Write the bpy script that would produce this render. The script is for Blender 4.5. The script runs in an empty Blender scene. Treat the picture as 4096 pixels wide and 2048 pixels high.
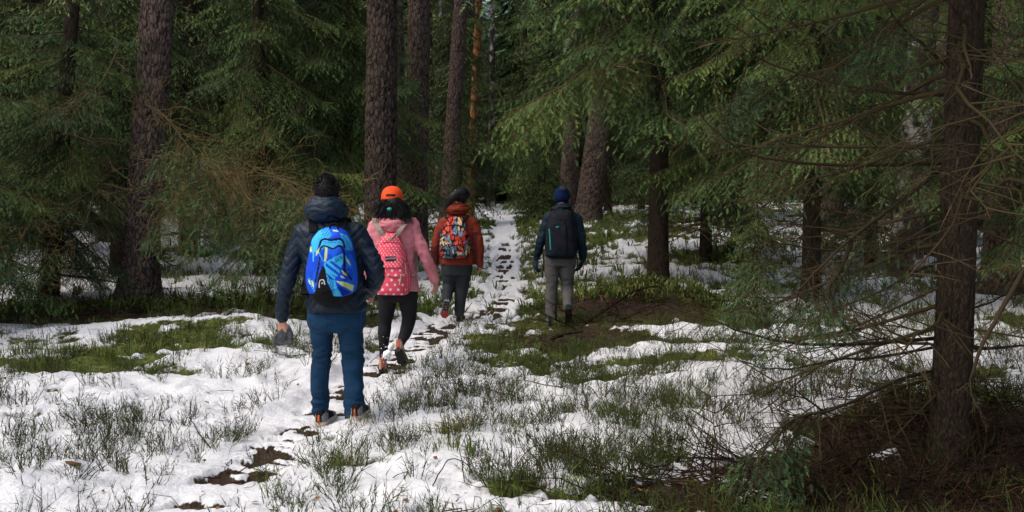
import bpy, math, random
import numpy as np
from mathutils import Vector, Matrix
from mathutils.bvhtree import BVHTree

PI = math.pi
SC = bpy.context.scene
COL = SC.collection
rng = np.random.default_rng(7)
random.seed(7)

# ------------------------------------------------------------------ camera
FPX = 35.0 / 36.0 * 4096          # focal length in pixels of the 4096 px wide photograph
HORV = 763.0                      # row of the horizon
CAMZ = 1.65
PITCH = math.atan((1024 - HORV) / FPX)
cam_d = bpy.data.cameras.new('camera'); cam = bpy.data.objects.new('camera', cam_d); COL.objects.link(cam)
cam_d.lens = 35; cam_d.sensor_width = 36; cam_d.clip_start = 0.05; cam_d.clip_end = 600
cam.location = (0, 0, CAMZ); cam.rotation_euler = (PI / 2 - PITCH, 0, 0)
SC.camera = cam

# ------------------------------------------------------------------ world and sun (overcast day)
SUN_EL = math.radians(56); SUN_AZ = math.radians(248)     # azimuth the light comes from, clockwise from +Y
world = bpy.data.worlds.new('World'); SC.world = world; world.use_nodes = True
wn = world.node_tree; wn.nodes.clear()
wo = wn.nodes.new('ShaderNodeOutputWorld'); wb = wn.nodes.new('ShaderNodeBackground'); ws = wn.nodes.new('ShaderNodeTexSky')
ws.sky_type = 'NISHITA'; ws.sun_disc = False; ws.sun_elevation = SUN_EL; ws.sun_rotation = SUN_AZ
ws.air_density = 1.0; ws.dust_density = 6.0; ws.ozone_density = 1.0
wb.inputs['Strength'].default_value = 0.15
wn.links.new(ws.outputs[0], wb.inputs[0]); wn.links.new(wb.outputs[0], wo.inputs[0])
sun_d = bpy.data.lights.new('sun', 'SUN'); sun = bpy.data.objects.new('sun', sun_d); COL.objects.link(sun)
sun_d.energy = 0.6; sun_d.angle = math.radians(90); sun_d.color = (1, .985, .965)
_sd = Vector((math.sin(SUN_AZ) * math.cos(SUN_EL), math.cos(SUN_AZ) * math.cos(SUN_EL), math.sin(SUN_EL)))
sun.rotation_euler = _sd.to_track_quat('Z', 'Y').to_euler()
SC.view_settings.view_transform = 'Standard'; SC.view_settings.look = 'None'
SC.view_settings.gamma = 1; SC.view_settings.use_curve_mapping = False
SC.view_settings.exposure = 0.55
SC.render.engine = 'CYCLES'
SC.cycles.max_bounces = 5; SC.cycles.diffuse_bounces = 3; SC.cycles.glossy_bounces = 2
SC.cycles.transparent_max_bounces = 4; SC.cycles.caustics_reflective = False; SC.cycles.caustics_refractive = False

# ------------------------------------------------------------------ numeric helpers
def _hash(ix, iy, iz, seed):
    h = (ix * 374761393 + iy * 668265263 + iz * 1440662683 + seed * 974711) & 0xffffffff
    h = ((h ^ (h >> 13)) * 1274126177) & 0xffffffff
    h = ((h ^ (h >> 15)) * 2246822519) & 0xffffffff
    h ^= h >> 16
    return (h & 0xffffff) / float(0xffffff)

def vnoise(x, y, z=0.0, seed=0):
    x, y, z = np.broadcast_arrays(np.asarray(x, float), np.asarray(y, float), np.asarray(z, float))
    fx, fy, fz = np.floor(x), np.floor(y), np.floor(z)
    ix, iy, iz = fx.astype(np.int64), fy.astype(np.int64), fz.astype(np.int64)
    u, v, w = x - fx, y - fy, z - fz
    u = u * u * (3 - 2 * u); v = v * v * (3 - 2 * v); w = w * w * (3 - 2 * w)
    r = 0
    for a in (0, 1):
        for b in (0, 1):
            for c in (0, 1):
                if c == 1 and not np.any(w): continue
                r = r + _hash(ix + a, iy + b, iz + c, seed) * (u if a else 1 - u) * (v if b else 1 - v) * (w if c else 1 - w)
    return r

def fbm(x, y, z=0.0, seed=0, oct=3, gain=.5):
    s = 0; a = 1; t = 0; f = 1
    for o in range(oct):
        s = s + a * vnoise(np.asarray(x) * f, np.asarray(y) * f, np.asarray(z) * f, seed + o * 17)
        t += a; a *= gain; f *= 2.03
    return s / t

def sstep(a, b, x):
    t = np.clip((np.asarray(x, float) - a) / (b - a), 0, 1)
    return t * t * (3 - 2 * t)

def unit(v):
    v = np.asarray(v, float); return v / (np.linalg.norm(v, axis=-1, keepdims=True) + 1e-12)

def srgb(r, g, b):
    f = lambda c: ((c / 255) / 12.92) if c / 255 <= .04045 else (((c / 255) + .055) / 1.055) ** 2.4
    return (f(r), f(g), f(b), 1)

# pixel of the photograph (4096 x 2048) -> point of the place at distance Y
_F = np.array((0, math.cos(PITCH), -math.sin(PITCH))); _U = np.array((0, math.sin(PITCH), math.cos(PITCH))); _R = np.array((1., 0, 0))
def P(u, v, Y):
    d = _F + _R * (u - 2048) / FPX + _U * (1024 - v) / FPX
    return np.array((0, 0, CAMZ)) + d * (Y / d[1])
def proj(V):
    q = V - np.array((0, 0, CAMZ)); t = q @ _F
    return 2048 + (q @ _R) / t * FPX, 1024 - (q @ _U) / t * FPX

# ------------------------------------------------------------------ mesh helpers
def mk(name, V, T, mats, parent=None, mi=None, attrs=None, smooth=True, origin=None, colors=None):
    V = np.asarray(V, np.float32).reshape(-1, 3); T = np.asarray(T, np.int32).reshape(-1, 3)
    if origin is not None: V = V - np.asarray(origin, np.float32)
    me = bpy.data.meshes.new(name)
    me.vertices.add(len(V)); me.vertices.foreach_set('co', V.ravel())
    me.loops.add(T.size); me.loops.foreach_set('vertex_index', T.ravel())
    me.polygons.add(len(T)); me.polygons.foreach_set('loop_start', np.arange(0, T.size, 3, dtype=np.int32))
    if mi is not None: me.polygons.foreach_set('material_index', np.asarray(mi, np.int32))
    me.polygons.foreach_set('use_smooth', np.full(len(T), smooth, bool))
    if not isinstance(mats, (list, tuple)): mats = [mats]
    for m in mats: me.materials.append(m)
    for k, a in (attrs or {}).items():
        at = me.attributes.new(k, 'FLOAT', 'POINT'); at.data.foreach_set('value', np.asarray(a, np.float32).ravel())
    if colors is not None:
        at = me.attributes.new('print', 'FLOAT_COLOR', 'POINT'); at.data.foreach_set('color', np.asarray(colors, np.float32).ravel())
    me.update(calc_edges=True)
    o = bpy.data.objects.new(name, me); COL.objects.link(o)
    if origin is not None and parent is None: o.location = [float(c) for c in origin]
    if parent is not None: o.parent = parent
    return o

def tag(o, label=None, cat=None, group=None, kind=None):
    if label: o['label'] = label
    if cat: o['category'] = cat
    if group: o['group'] = group
    if kind: o['kind'] = kind
    return o

def empty(name, loc, label=None, cat=None, group=None):
    o = bpy.data.objects.new(name, None); COL.objects.link(o); o.location = [float(c) for c in loc]; o.empty_display_size = .1
    return tag(o, label, cat, group)

def copy_thing(src, loc, rz, scale=1.0, label=None, group=None):
    r = src.copy(); COL.objects.link(r); r.location = [float(c) for c in loc]; r.rotation_euler = (0, 0, rz)
    r.scale = (scale, scale, scale)
    if label: r['label'] = label
    if group: r['group'] = group
    for ch in list(src.children):
        c = ch.copy(); COL.objects.link(c); c.parent = r
    return r

class Acc:
    def __init__(s): s.V = []; s.T = []; s.M = []; s.A = []; s.n = 0
    def add(s, V, T, m=0, a=0.0):
        V = np.asarray(V, float).reshape(-1, 3); T = np.asarray(T, np.int64).reshape(-1, 3)
        s.V.append(V); s.T.append(T + s.n); s.n += len(V)
        s.M.append(np.full(len(T), m) if np.isscalar(m) else np.asarray(m))
        s.A.append(np.full(len(V), a, float) if np.isscalar(a) else np.asarray(a, float))
    def get(s):
        return np.concatenate(s.V), np.concatenate(s.T), np.concatenate(s.M), np.concatenate(s.A)

def tubes(P_, R_, sides=4, cap=False):
    """P_ (N,K,3), R_ (N,K) -> merged tubes"""
    P_ = np.asarray(P_, float); R_ = np.asarray(R_, float)
    if P_.ndim == 2: P_ = P_[None]; R_ = R_[None]
    N, K, _ = P_.shape
    D = np.gradient(P_, axis=1); D = unit(D)
    ref = np.where(np.abs(D[:, :1, 2:3]) > .8, np.array([[[1., 0, 0]]]), np.array([[[0, 0, 1.]]]))
    A = unit(np.cross(D, np.broadcast_to(ref, D.shape))); B = np.cross(D, A)
    th = np.arange(sides) / sides * 2 * PI
    V = P_[:, :, None] + R_[:, :, None, None] * (np.cos(th)[None, None, :, None] * A[:, :, None] + np.sin(th)[None, None, :, None] * B[:, :, None])
    idx = np.arange(N * K * sides).reshape(N, K, sides)
    a = idx[:, :-1]; b = idx[:, 1:]; a2 = np.roll(a, -1, 2); b2 = np.roll(b, -1, 2)
    T = np.concatenate([np.stack([a, b, b2], -1).reshape(-1, 3), np.stack([a, b2, a2], -1).reshape(-1, 3)])
    V = V.reshape(-1, 3)
    if cap:
        ex = np.concatenate([P_[:, 0], P_[:, -1]]); n0 = len(V)
        V = np.concatenate([V, ex])
        tt = []
        for i in range(N):
            for (ring, c, fl) in ((idx[i, 0], n0 + i, 0), (idx[i, -1], n0 + N + i, 1)):
                r2 = np.roll(ring, -1); cc = np.full(sides, c)
                tt.append(np.stack([ring, r2, cc] if not fl else [r2, ring, cc], -1))
        T = np.concatenate([T] + tt)
    return V, T

def catmull(pts, n):
    pts = np.asarray(pts, float); K = len(pts)
    t = np.linspace(0, K - 1, n); i = np.clip(t.astype(int), 0, K - 2); f = (t - i)[:, None]
    p0 = pts[np.clip(i - 1, 0, K - 1)]; p1 = pts[i]; p2 = pts[i + 1]; p3 = pts[np.clip(i + 2, 0, K - 1)]
    return .5 * (2 * p1 + (p2 - p0) * f + (2 * p0 - 5 * p1 + 4 * p2 - p3) * f ** 2 + (3 * p1 - p0 - 3 * p2 + p3) * f ** 3)

def instances(V, T, M, A, mats, locs, tints):
    """template -> many; mats (n,3,3), locs (n,3)"""
    n = len(locs); k = len(V)
    VV = np.einsum('nij,kj->nki', mats, V) + locs[:, None]
    TT = T[None] + (np.arange(n) * k)[:, None, None]
    return VV.reshape(-1, 3), TT.reshape(-1, 3), np.tile(M, n), (A[None] * 0 + tints[:, None] + (A[None] - .5) * .5).ravel()

def rotz(a):
    a = np.asarray(a, float); c, s, o, i = np.cos(a), np.sin(a), a * 0, a * 0 + 1
    return np.stack([np.stack([c, -s, o], -1), np.stack([s, c, o], -1), np.stack([o, o, i], -1)], -2)
def roty(a):
    a = np.asarray(a, float); c, s, o, i = np.cos(a), np.sin(a), a * 0, a * 0 + 1
    return np.stack([np.stack([c, o, s], -1), np.stack([o, i, o], -1), np.stack([-s, o, c], -1)], -2)
def rotx(a):
    a = np.asarray(a, float); c, s, o, i = np.cos(a), np.sin(a), a * 0, a * 0 + 1
    return np.stack([np.stack([i, o, o], -1), np.stack([o, c, -s], -1), np.stack([o, s, c], -1)], -2)

# ------------------------------------------------------------------ materials
def mat(name, color=(.5, .5, .5, 1), rough=.8, spec=.3):
    m = bpy.data.materials.new(name); m.use_nodes = True
    b = m.node_tree.nodes['Principled BSDF']
    b.inputs['Base Color'].default_value = color; b.inputs['Roughness'].default_value = rough
    b.inputs['Specular IOR Level'].default_value = spec
    return m
def N(m, t, **kw):
    n = m.node_tree.nodes.new(t)
    for k, v in kw.items(): setattr(n, k, v)
    return n
def L(m, a, b): m.node_tree.links.new(a, b)
def bsdf(m): return m.node_tree.nodes['Principled BSDF']
def noise_node(m, scale, detail=4, vec=None, stretch=None):
    tc = N(m, 'ShaderNodeTexCoord'); src = tc.outputs['Object']
    if stretch:
        mp = N(m, 'ShaderNodeMapping'); mp.inputs['Scale'].default_value = stretch; L(m, src, mp.inputs[0]); src = mp.outputs[0]
    n = N(m, 'ShaderNodeTexNoise'); n.inputs['Scale'].default_value = scale; n.inputs['Detail'].default_value = detail
    L(m, src, n.inputs['Vector']); return n
def ramp(m, fac, stops):
    r = N(m, 'ShaderNodeValToRGB'); e = r.color_ramp.elements
    while len(e) < len(stops): e.new(.5)
    for i, (p, c) in enumerate(stops): e[i].position = p; e[i].color = c
    L(m, fac, r.inputs[0]); return r
def bump(m, height, strength=.3, dist=.01, normal=None):
    b = N(m, 'ShaderNodeBump'); b.inputs['Strength'].default_value = strength; b.inputs['Distance'].default_value = dist
    L(m, height, b.inputs['Height'])
    if normal is not None: L(m, normal, b.inputs['Normal'])
    L(m, b.outputs[0], bsdf(m).inputs['Normal']); return b
def attr(m, name):
    a = N(m, 'ShaderNodeAttribute'); a.attribute_name = name; return a

def tint_mat(name, stops, rough=.7, spec=.25):
    m = mat(name, rough=rough, spec=spec); a = attr(m, 'tint'); r = ramp(m, a.outputs['Fac'], stops)
    L(m, r.outputs[0], bsdf(m).inputs['Base Color']); return m

M_NEEDLE = tint_mat('spruce_needles', [(0, (.014, .032, .011, 1)), (.35, (.034, .080, .019, 1)), (.65, (.072, .150, .030, 1)), (1, (.17, .25, .05, 1))], .6, .3)
M_TWIG = tint_mat('dead_twigs', [(0, (.030, .020, .012, 1)), (.5, (.075, .058, .028, 1)), (1, (.24, .175, .07, 1))], .85, .15)
M_BILB = tint_mat('bilberry_stems', [(0, (.060, .032, .014, 1)), (.25, (.034, .036, .011, 1)), (.5, (.036, .056, .011, 1)), (.8, (.070, .10, .016, 1)), (1, (.12, .14, .03, 1))], .7, .2)
M_GRASS = tint_mat('grass_blades', [(0, (.045, .075, .018, 1)), (.5, (.11, .16, .03, 1)), (.75, (.22, .20, .065, 1)), (1, (.36, .27, .12, 1))], .7, .2)
M_LITTER = tint_mat('litter_sticks', [(0, (.010, .006, .005, 1)), (.6, (.034, .019, .011, 1)), (1, (.09, .055, .028, 1))], .9, .1)
M_LEAF = tint_mat('fallen_leaf', [(0, (.10, .045, .02, 1)), (1, (.32, .15, .05, 1))], .7, .2)

def bark_mat(name, c_low, c_mid, c_hi, lichen, scale=15):
    m = mat(name, rough=.92, spec=.12)
    n1 = noise_node(m, scale, 6, stretch=(1, 1, .38)); n2 = noise_node(m, 1.1, 3)
    a = attr(m, 'height')
    mx = N(m, 'ShaderNodeMath', operation='MULTIPLY_ADD'); mx.inputs[1].default_value = .55; L(m, a.outputs['Fac'], mx.inputs[0])
    sc = N(m, 'ShaderNodeMath', operation='MULTIPLY'); sc.inputs[1].default_value = .5; L(m, n1.outputs[0], sc.inputs[0]); L(m, sc.outputs[0], mx.inputs[2])
    r = ramp(m, mx.outputs[0], [(.28, c_low), (.46, c_mid), (.72, c_hi)])
    tc = N(m, 'ShaderNodeTexCoord'); mp = N(m, 'ShaderNodeMapping'); mp.inputs['Scale'].default_value = (1, 1, .42); L(m, tc.outputs['Object'], mp.inputs[0])
    wv = N(m, 'ShaderNodeVectorMath', operation='MULTIPLY_ADD'); wv.inputs[1].default_value = (.07, .07, .07); L(m, n1.outputs[1], wv.inputs[0]); L(m, mp.outputs[0], wv.inputs[2])
    vo = N(m, 'ShaderNodeTexVoronoi', feature='DISTANCE_TO_EDGE'); vo.inputs['Scale'].default_value = scale * 1.3; L(m, wv.outputs[0], vo.inputs['Vector'])
    cr = N(m, 'ShaderNodeMapRange'); cr.inputs[1].default_value = .02; cr.inputs[2].default_value = .16; cr.inputs[3].default_value = .35 if scale < 30 else .6; L(m, vo.outputs['Distance'], cr.inputs[0])
    lr = ramp(m, n2.outputs[0], [(.52, (0, 0, 0, 1)), (.68, (1, 1, 1, 1))])
    mixn = N(m, 'ShaderNodeMix', data_type='RGBA'); mixn.inputs[7].default_value = lichen
    mul = N(m, 'ShaderNodeMath', operation='MULTIPLY'); mul.inputs[1].default_value = .45; L(m, lr.outputs[0], mul.inputs[0])
    L(m, mul.outputs[0], mixn.inputs[0]); L(m, r.outputs[0], mixn.inputs[6])
    mc = N(m, 'ShaderNodeMix', data_type='RGBA', blend_type='MULTIPLY'); mc.inputs[0].default_value = 1; L(m, mixn.outputs[2], mc.inputs[6]); L(m, cr.outputs[0], mc.inputs[7]); L(m, mc.outputs[2], bsdf(m).inputs['Base Color'])
    n3 = noise_node(m, 40, 5, stretch=(1, 1, .35)); hh = N(m, 'ShaderNodeMath', operation='MULTIPLY_ADD'); hh.inputs[1].default_value = .4; L(m, n3.outputs[0], hh.inputs[0]); L(m, cr.outputs[0], hh.inputs[2]); bump(m, hh.outputs[0], .8, .018)
    return m
M_PINE = bark_mat('pine_bark', (.012, .009, .008, 1), (.060, .044, .037, 1), (.155, .112, .092, 1), (.09, .10, .06, 1))
M_PINE_DARK = bark_mat('dark_pine_bark', (.008, .006, .006, 1), (.030, .023, .019, 1), (.085, .062, .050, 1), (.05, .055, .035, 1))
M_SPRUCE = bark_mat('spruce_bark', (.009, .007, .005, 1), (.026, .019, .013, 1), (.058, .041, .029, 1), (.040, .045, .022, 1), 34)
M_ORANGE = bark_mat('peeling_bark', (.10, .05, .025, 1), (.13, .075, .045, 1), (.34, .15, .06, 1), (.12, .10, .06, 1), 3)
def birch_mat():
    m = mat('birch_bark', rough=.8)
    n = noise_node(m, 2.2, 5, stretch=(1.2, 1.2, 1.0)); n2 = noise_node(m, 9, 4, stretch=(.6, .6, 3))
    r = ramp(m, n.outputs[0], [(.44, (.05, .038, .03, 1)), (.53, (.09, .07, .055, 1)), (.57, (.42, .40, .36, 1)), (.8, (.52, .50, .46, 1))])
    r2 = ramp(m, n2.outputs[0], [(.36, (.2, .17, .14, 1)), (.46, (1, 1, 1, 1))])
    mx = N(m, 'ShaderNodeMix', data_type='RGBA', blend_type='MULTIPLY'); mx.inputs[0].default_value = 1
    L(m, r.outputs[0], mx.inputs[6]); L(m, r2.outputs[0], mx.inputs[7]); L(m, mx.outputs[2], bsdf(m).inputs['Base Color'])
    bump(m, n2.outputs[0], .5, .01); return m
M_BIRCH = birch_mat()

# ------------------------------------------------------------------ terrain
_TY = np.array([-60, 13, 20, 34, 60, 100, 260.]); _TZ = np.array([0, 0, .22, .75, 1.15, 1.35, 1.6])
def base_h(x, y):
    z = np.interp(y, _TY, _TZ)
    z = z + .42 * np.exp(-((x - 3.2) / 3.0) ** 2 - ((y - 27) / 7) ** 2)
    z = z + .25 * sstep(14, 26, y) * sstep(4, 12, np.abs(x))
    return z
def G0(ud, vd, zoff=0.0):
    """ground point under a pixel of the 2576 px wide view"""
    u, v = ud * 1.5901, vd * 1.5901
    d = _F + _R * (u - 2048) / FPX + _U * (1024 - v) / FPX
    ys = np.concatenate([np.arange(1.5, 30, .02), np.arange(30, 140, .1)])
    pts = np.array((0, 0, CAMZ)) + d * (ys / d[1])[:, None]
    hit = pts[:, 2] < base_h(pts[:, 0], pts[:, 1]) + zoff
    i = int(np.argmax(hit)) if hit.any() else len(ys) - 1
    return pts[i]

PATH_A = np.array([G0(*p)[:2] for p in [(330, 1285), (540, 1250), (600, 1190), (690, 1118), (790, 1058), (868, 990), (960, 930), (1040, 870), (1120, 808), (1190, 780)]])
PATH_A[0] = (PATH_A[1][0] - .7, .5)
PATH_B = np.array([G0(*p)[:2] for p in [(1215, 805), (1265, 760), (1272, 700), (1268, 650), (1268, 600), (1272, 560), (1262, 535), (1228, 512), (1210, 490)]])
def path_info(x, y, pts):
    best = np.full(np.shape(x), 1e9); arc = np.zeros(np.shape(x)); side = np.zeros(np.shape(x)); s0 = 0
    for i in range(len(pts) - 1):
        a, b = pts[i], pts[i + 1]; ab = b - a; l = np.linalg.norm(ab)
        t = np.clip(((x - a[0]) * ab[0] + (y - a[1]) * ab[1]) / l ** 2, 0, 1)
        dx = x - a[0] - t * ab[0]; dy = y - a[1] - t * ab[1]; dd = np.hypot(dx, dy)
        m = dd < best
        best = np.where(m, dd, best); arc = np.where(m, s0 + t * l, arc)
        side = np.where(m, np.sign(dx * ab[1] - dy * ab[0]) * dd, side); s0 += l
    return best, arc, side

# authored patches: (u, v) in the 2576 px view, radii in metres, amount
SNOW_BLOBS = [(90, 935, 1.5, .45, -.9), (330, 945, .9, .35, -.9), (250, 900, 1.6, .5, -.7), (560, 878, 1.5, .35, -.8), (700, 850, 1.0, .3, -.5), (880, 905, .5, .4, -.5),
              (480, 935, .55, .22, .9), (120, 905, .8, .14, .7), (540, 838, .8, .3, 1.0), (200, 835, 1.2, .3, .6), (60, 1000, 1.0, .25, .5),
              (400, 790, 3.0, .7, -.9), (150, 800, 2.2, .8, -.8), (700, 770, 1.6, .6, -.7),
              (300, 1100, 1.6, 1.6, .45), (150, 1230, 1.4, .8, .5), (560, 1010, .7, .6, .3), (1000, 1260, .5, .3, .1),
              (1180, 900, .8, .7, -.05), (1290, 850, .8, .9, -.22), (1400, 900, .8, .6, -.3),
              (1430, 862, .7, .7, -1.1), (1520, 800, .7, 1.0, -1.0), (1600, 770, 1.2, 1.6, -.9), (1740, 800, 1.0, .8, -.5),
              (1500, 935, .8, .3, -.5), (1560, 985, .45, .20, -1.3), (1680, 925, .6, .18, -1.2), (1790, 885, .5, .22, -1.1), (1450, 1020, .35, .12, -.9), (1900, 830, .7, .25, -.9), (2050, 960, .5, .15, -.8), (1180, 870, .4, .2, -.6), (1330, 905, .5, .2, -.8), (930, 1170, .25, .12, -.8), (1130, 1110, .2, .1, -.8), (1480, 600, 1, 1.2, -.7), (1750, 640, 1.5, 1.5, -.6), 
              (1700, 855, .8, .35, .9), (1720, 960, .9, .25, .6), (1850, 1010, 1.0, .3, .5), (1900, 900, 1.6, .9, .35), (1330, 1000, .7, .4, .25),
              (1400, 1100, .7, .5, .12), (1750, 1060, .7, .4, .3), (1500, 1130, .3, .2, -.3), (1560, 1075, .3, .18, -.4),
              (2150, 1125, .45, .22, -1.3), (2350, 1040, .35, .30, -1.2), (2450, 1110, .7, .5, -1.4), (1970, 1190, .28, .14, -1.1), (2200, 1200, .6, .25, -1.6), (2450, 1230, .8, .4, -1.6), (2300, 1120, .55, .3, -1.5), 
              (1700, 1262, .3, .16, -.8), (1850, 1250, .3, .14, -.5), (2000, 1225, .25, .08, .6), (2150, 1285, .5, .10, -1.2), (1650, 1275, .2, .07, -.98), (2230, 1160, .10, .04, 2.8), (1830, 1215, .16, .06, 1.2), (2380, 1240, .08, .03, 2.6), (2050, 1210, .10, .035, 2.2), (1930, 1265, .10, .03, 2.2), (2430, 1060, .14, .08, 2.4),  (1900, 1275, .25, .08, .6),
              (860, 1180, .5, .25, -.25), (990, 1030, .35, .3, -.3), (1150, 1105, .3, .2, -.4),
              (1330, 560, .5, 5, -.5), (1200, 560, .5, 4, -.3), (1330, 700, .5, 2, -.35), (1560, 540, 3, 6, -.7), (1390, 480, 3, 14, -.5),
              (1850, 740, 3, 1.5, -.1), (2050, 760, 2, 1.5, .3), (600, 690, 2.0, 2.0, .55), (250, 620, 2, 2, .4), (1600, 640, 1.5, 3, .3), (1480, 700, 1, 2, .25)]
SHRUB = [(1180, 900, .9, .8, .5), (1290, 850, .9, 1.0, .6), (1200, 960, .7, .5, .4), (1400, 950, 1.0, .6, .3), (1560, 985, .7, .3, .35), (1700, 900, 1.2, .6, .3), (1000, 1010, .35, .4, .5), (900, 1150, .5, .3, .3), (1250, 1200, .8, .4, .2), (2000, 780, 2.5, 1.5, .25), (1250, 640, 1.5, 6, .12), (850, 880, .8, .6, .3), (1500, 1140, .4, .3, .4), (1580, 1080, .35, .25, .4)]
_QB = [(G0(u, v)[:2], rx, ry, a) for (u, v, rx, ry, a) in SHRUB]
_SB = [(G0(u, v)[:2], rx, ry, a) for (u, v, rx, ry, a) in SNOW_BLOBS]
BROWN = [(1450, 855, .8, .7, 1.2), (1540, 795, 1.0, 1.2, 1.2), (1640, 770, 1.4, 1.2, .8), (400, 785, 3.0, .8, .8), (150, 800, 2.4, .8, .8), (720, 770, 1.6, .6, .7),
         (2150, 1125, .6, .25, 1), (2450, 1100, .9, .6, 1.1), (2200, 1200, .8, .3, 1.3), (2450, 1230, 1.2, .6, 1.6), (2300, 1110, .7, .35, 1.2), (2300, 1275, 1.0, .2, 1.6), (1960, 1190, .35, .18, 1.1), (1700, 1262, .35, .2, .9), (1800, 1285, .5, .12, 1.2), (2200, 1285, .9, .2, 1.3)]
_BB = [(G0(u, v)[:2], rx, ry, a) for (u, v, rx, ry, a) in BROWN]
HUMPS = [(480, 925, .55, .28, .10), (560, 845, .9, .4, .12), (330, 840, 1.2, .4, .06), (1700, 860, .9, .4, .14), (1800, 980, 1.3, .35, .10), (1640, 1010, .6, .3, .07), (180, 1000, 1.2, .5, .05),
         (1530, 800, .9, 1.0, .16), (1640, 760, 1.2, 1.2, .18), (2250, 1080, 1.6, .9, .16), (1740, 1110, .5, .35, .06), (2100, 900, 1.5, .6, .08), (120, 930, 1.4, .4, .05)]
_HB = [(G0(u, v)[:2], rx, ry, a) for (u, v, rx, ry, a) in HUMPS]
def blobs(x, y, B):
    r = 0
    for c, rx, ry, a in B: r = r + a * np.exp(-((x - c[0]) / rx) ** 2 - ((y - c[1]) / ry) ** 2)
    return r
def masks(x, y):
    x = np.asarray(x, float); y = np.asarray(y, float)
    dA, sA, oA = path_info(x, y, PATH_A); dB, sB, oB = path_info(x, y, PATH_B)
    wob = (fbm(x * 2.2, y * 2.2, seed=5) - .5) * .25
    pA = 1 - sstep(.20, .42, dA + wob); pB = 1 - sstep(.22, .42, dB + wob)
    path = np.maximum(pA, pB)
    s = .60 + 1.0 * (fbm(x * .8, y * .8, seed=1, oct=3) - .5) + 1.5 * (fbm(x * 4.2, y * 4.2, seed=2, oct=4, gain=.65) - .5)
    s = s + .62 * blobs(x, y, _SB) + blobs(x, y, [b for b in _SB if b[3] < -.95]) * .7 + .12 - .06 * sstep(9, 13, y)
    s = s - .10 * sstep(14, 24, y)
    s = np.maximum(s, path * (.66 + .5 * (fbm(x * 5, y * 5, seed=41) - .25)))
    # bare soil on the trodden path: rungs across it
    def rung(sx, ox, lo, hi, seed):
        z = fbm(sx * 14 + .6 * fbm(ox * 3, sx, seed=3), ox * 2.4, seed=seed, oct=3)
        z = .5 * z + .5 * fbm(sx * 7, ox * 7.0, seed=seed + 5, oct=4, gain=.6)
        return sstep(lo, hi, z)
    rA = rung(sA, oA, .50, .555, 31) * (1 - sstep(.13, .26, dA + wob * .8))
    yA = y
    zoneA = np.clip(np.exp(-((yA - G0(1040, 865)[1]) / 1.3) ** 2) * 1.4 + np.exp(-((yA - G0(790, 1065)[1]) / .35) ** 2) + .35 * np.exp(-((yA - G0(690, 1118)[1]) / .28) ** 2) + .8 * np.exp(-((yA - G0(850, 1000)[1]) / .25) ** 2) + .45 * np.exp(-((yA - G0(590, 1210)[1]) / .35) ** 2) + .50, 0, 1)
    rB = rung(sB, oB, .49, .545, 33) * (1 - sstep(.10, .22, dB + wob * .8))
    zoneB = np.clip(np.exp(-((y - G0(1268, 660)[1]) / 2.2) ** 2) + .9 * np.exp(-((y - G0(1265, 765)[1]) / .7) ** 2) + .6 * np.exp(-((y - G0(1228, 512)[1]) / 3) ** 2) + .42, 0, 1)
    dirt = np.maximum(rA * sstep(.3, .8, zoneA), rB * sstep(.3, .8, zoneB))
    s = s - dirt * 1.2
    brown = np.clip(np.maximum(dirt * 3.0, blobs(x, y, _BB) + .9 * path) + .35 * (fbm(x * 1.7, y * 1.7, seed=9) - .45), 0, 1)
    return s, brown, path
def H(x, y, want=False):
    x = np.asarray(x, float); y = np.asarray(y, float)
    s, brown, path = masks(x, y)
    m = sstep(.42, .62, s)
    z = base_h(x, y) + blobs(x, y, _HB) * (1 - path)
    rough = (1 - .75 * path)
    z = z + (fbm(x * .55, y * .55, seed=11) - .5) * .20 * rough
    z = z + (fbm(x * 2.3, y * 2.3, seed=12, oct=2) - .5) * .10 * rough
    z = z + (fbm(x * 7.5, y * 7.5, seed=14, oct=2) - .5) * .060 * (rough * .7 + .3)
    z = z + (fbm(x * 22, y * 22, seed=15, oct=2) - .5) * .020
    z = z + m * .045 - path * .05
    return (z, s, brown) if want else z

def gpt(x, y, dz=0.0):
    return np.array((x, y, float(H(x, y)) + dz))
def G(ud, vd):
    u, v = ud * 1.5901, vd * 1.5901
    d = _F + _R * (u - 2048) / FPX + _U * (1024 - v) / FPX
    ys = np.concatenate([np.arange(1.5, 30, .02), np.arange(30, 140, .2)])
    pts = np.array((0, 0, CAMZ)) + d * (ys / d[1])[:, None]
    hit = pts[:, 2] < H(pts[:, 0], pts[:, 1]); i = int(np.argmax(hit)) if hit.any() else len(ys) - 1
    return pts[i]
def at(ud, d):
    """ground position at distance d on the column of view pixel ud"""
    z = float(base_h(0, d)); x = 0
    for _ in range(2):
        t = d * math.cos(PITCH) + (CAMZ - z) * math.sin(PITCH)
        x = (ud * 1.5901 - 2048) / FPX * t; z = float(H(x, d))
    return np.array((x, d, z))

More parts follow.
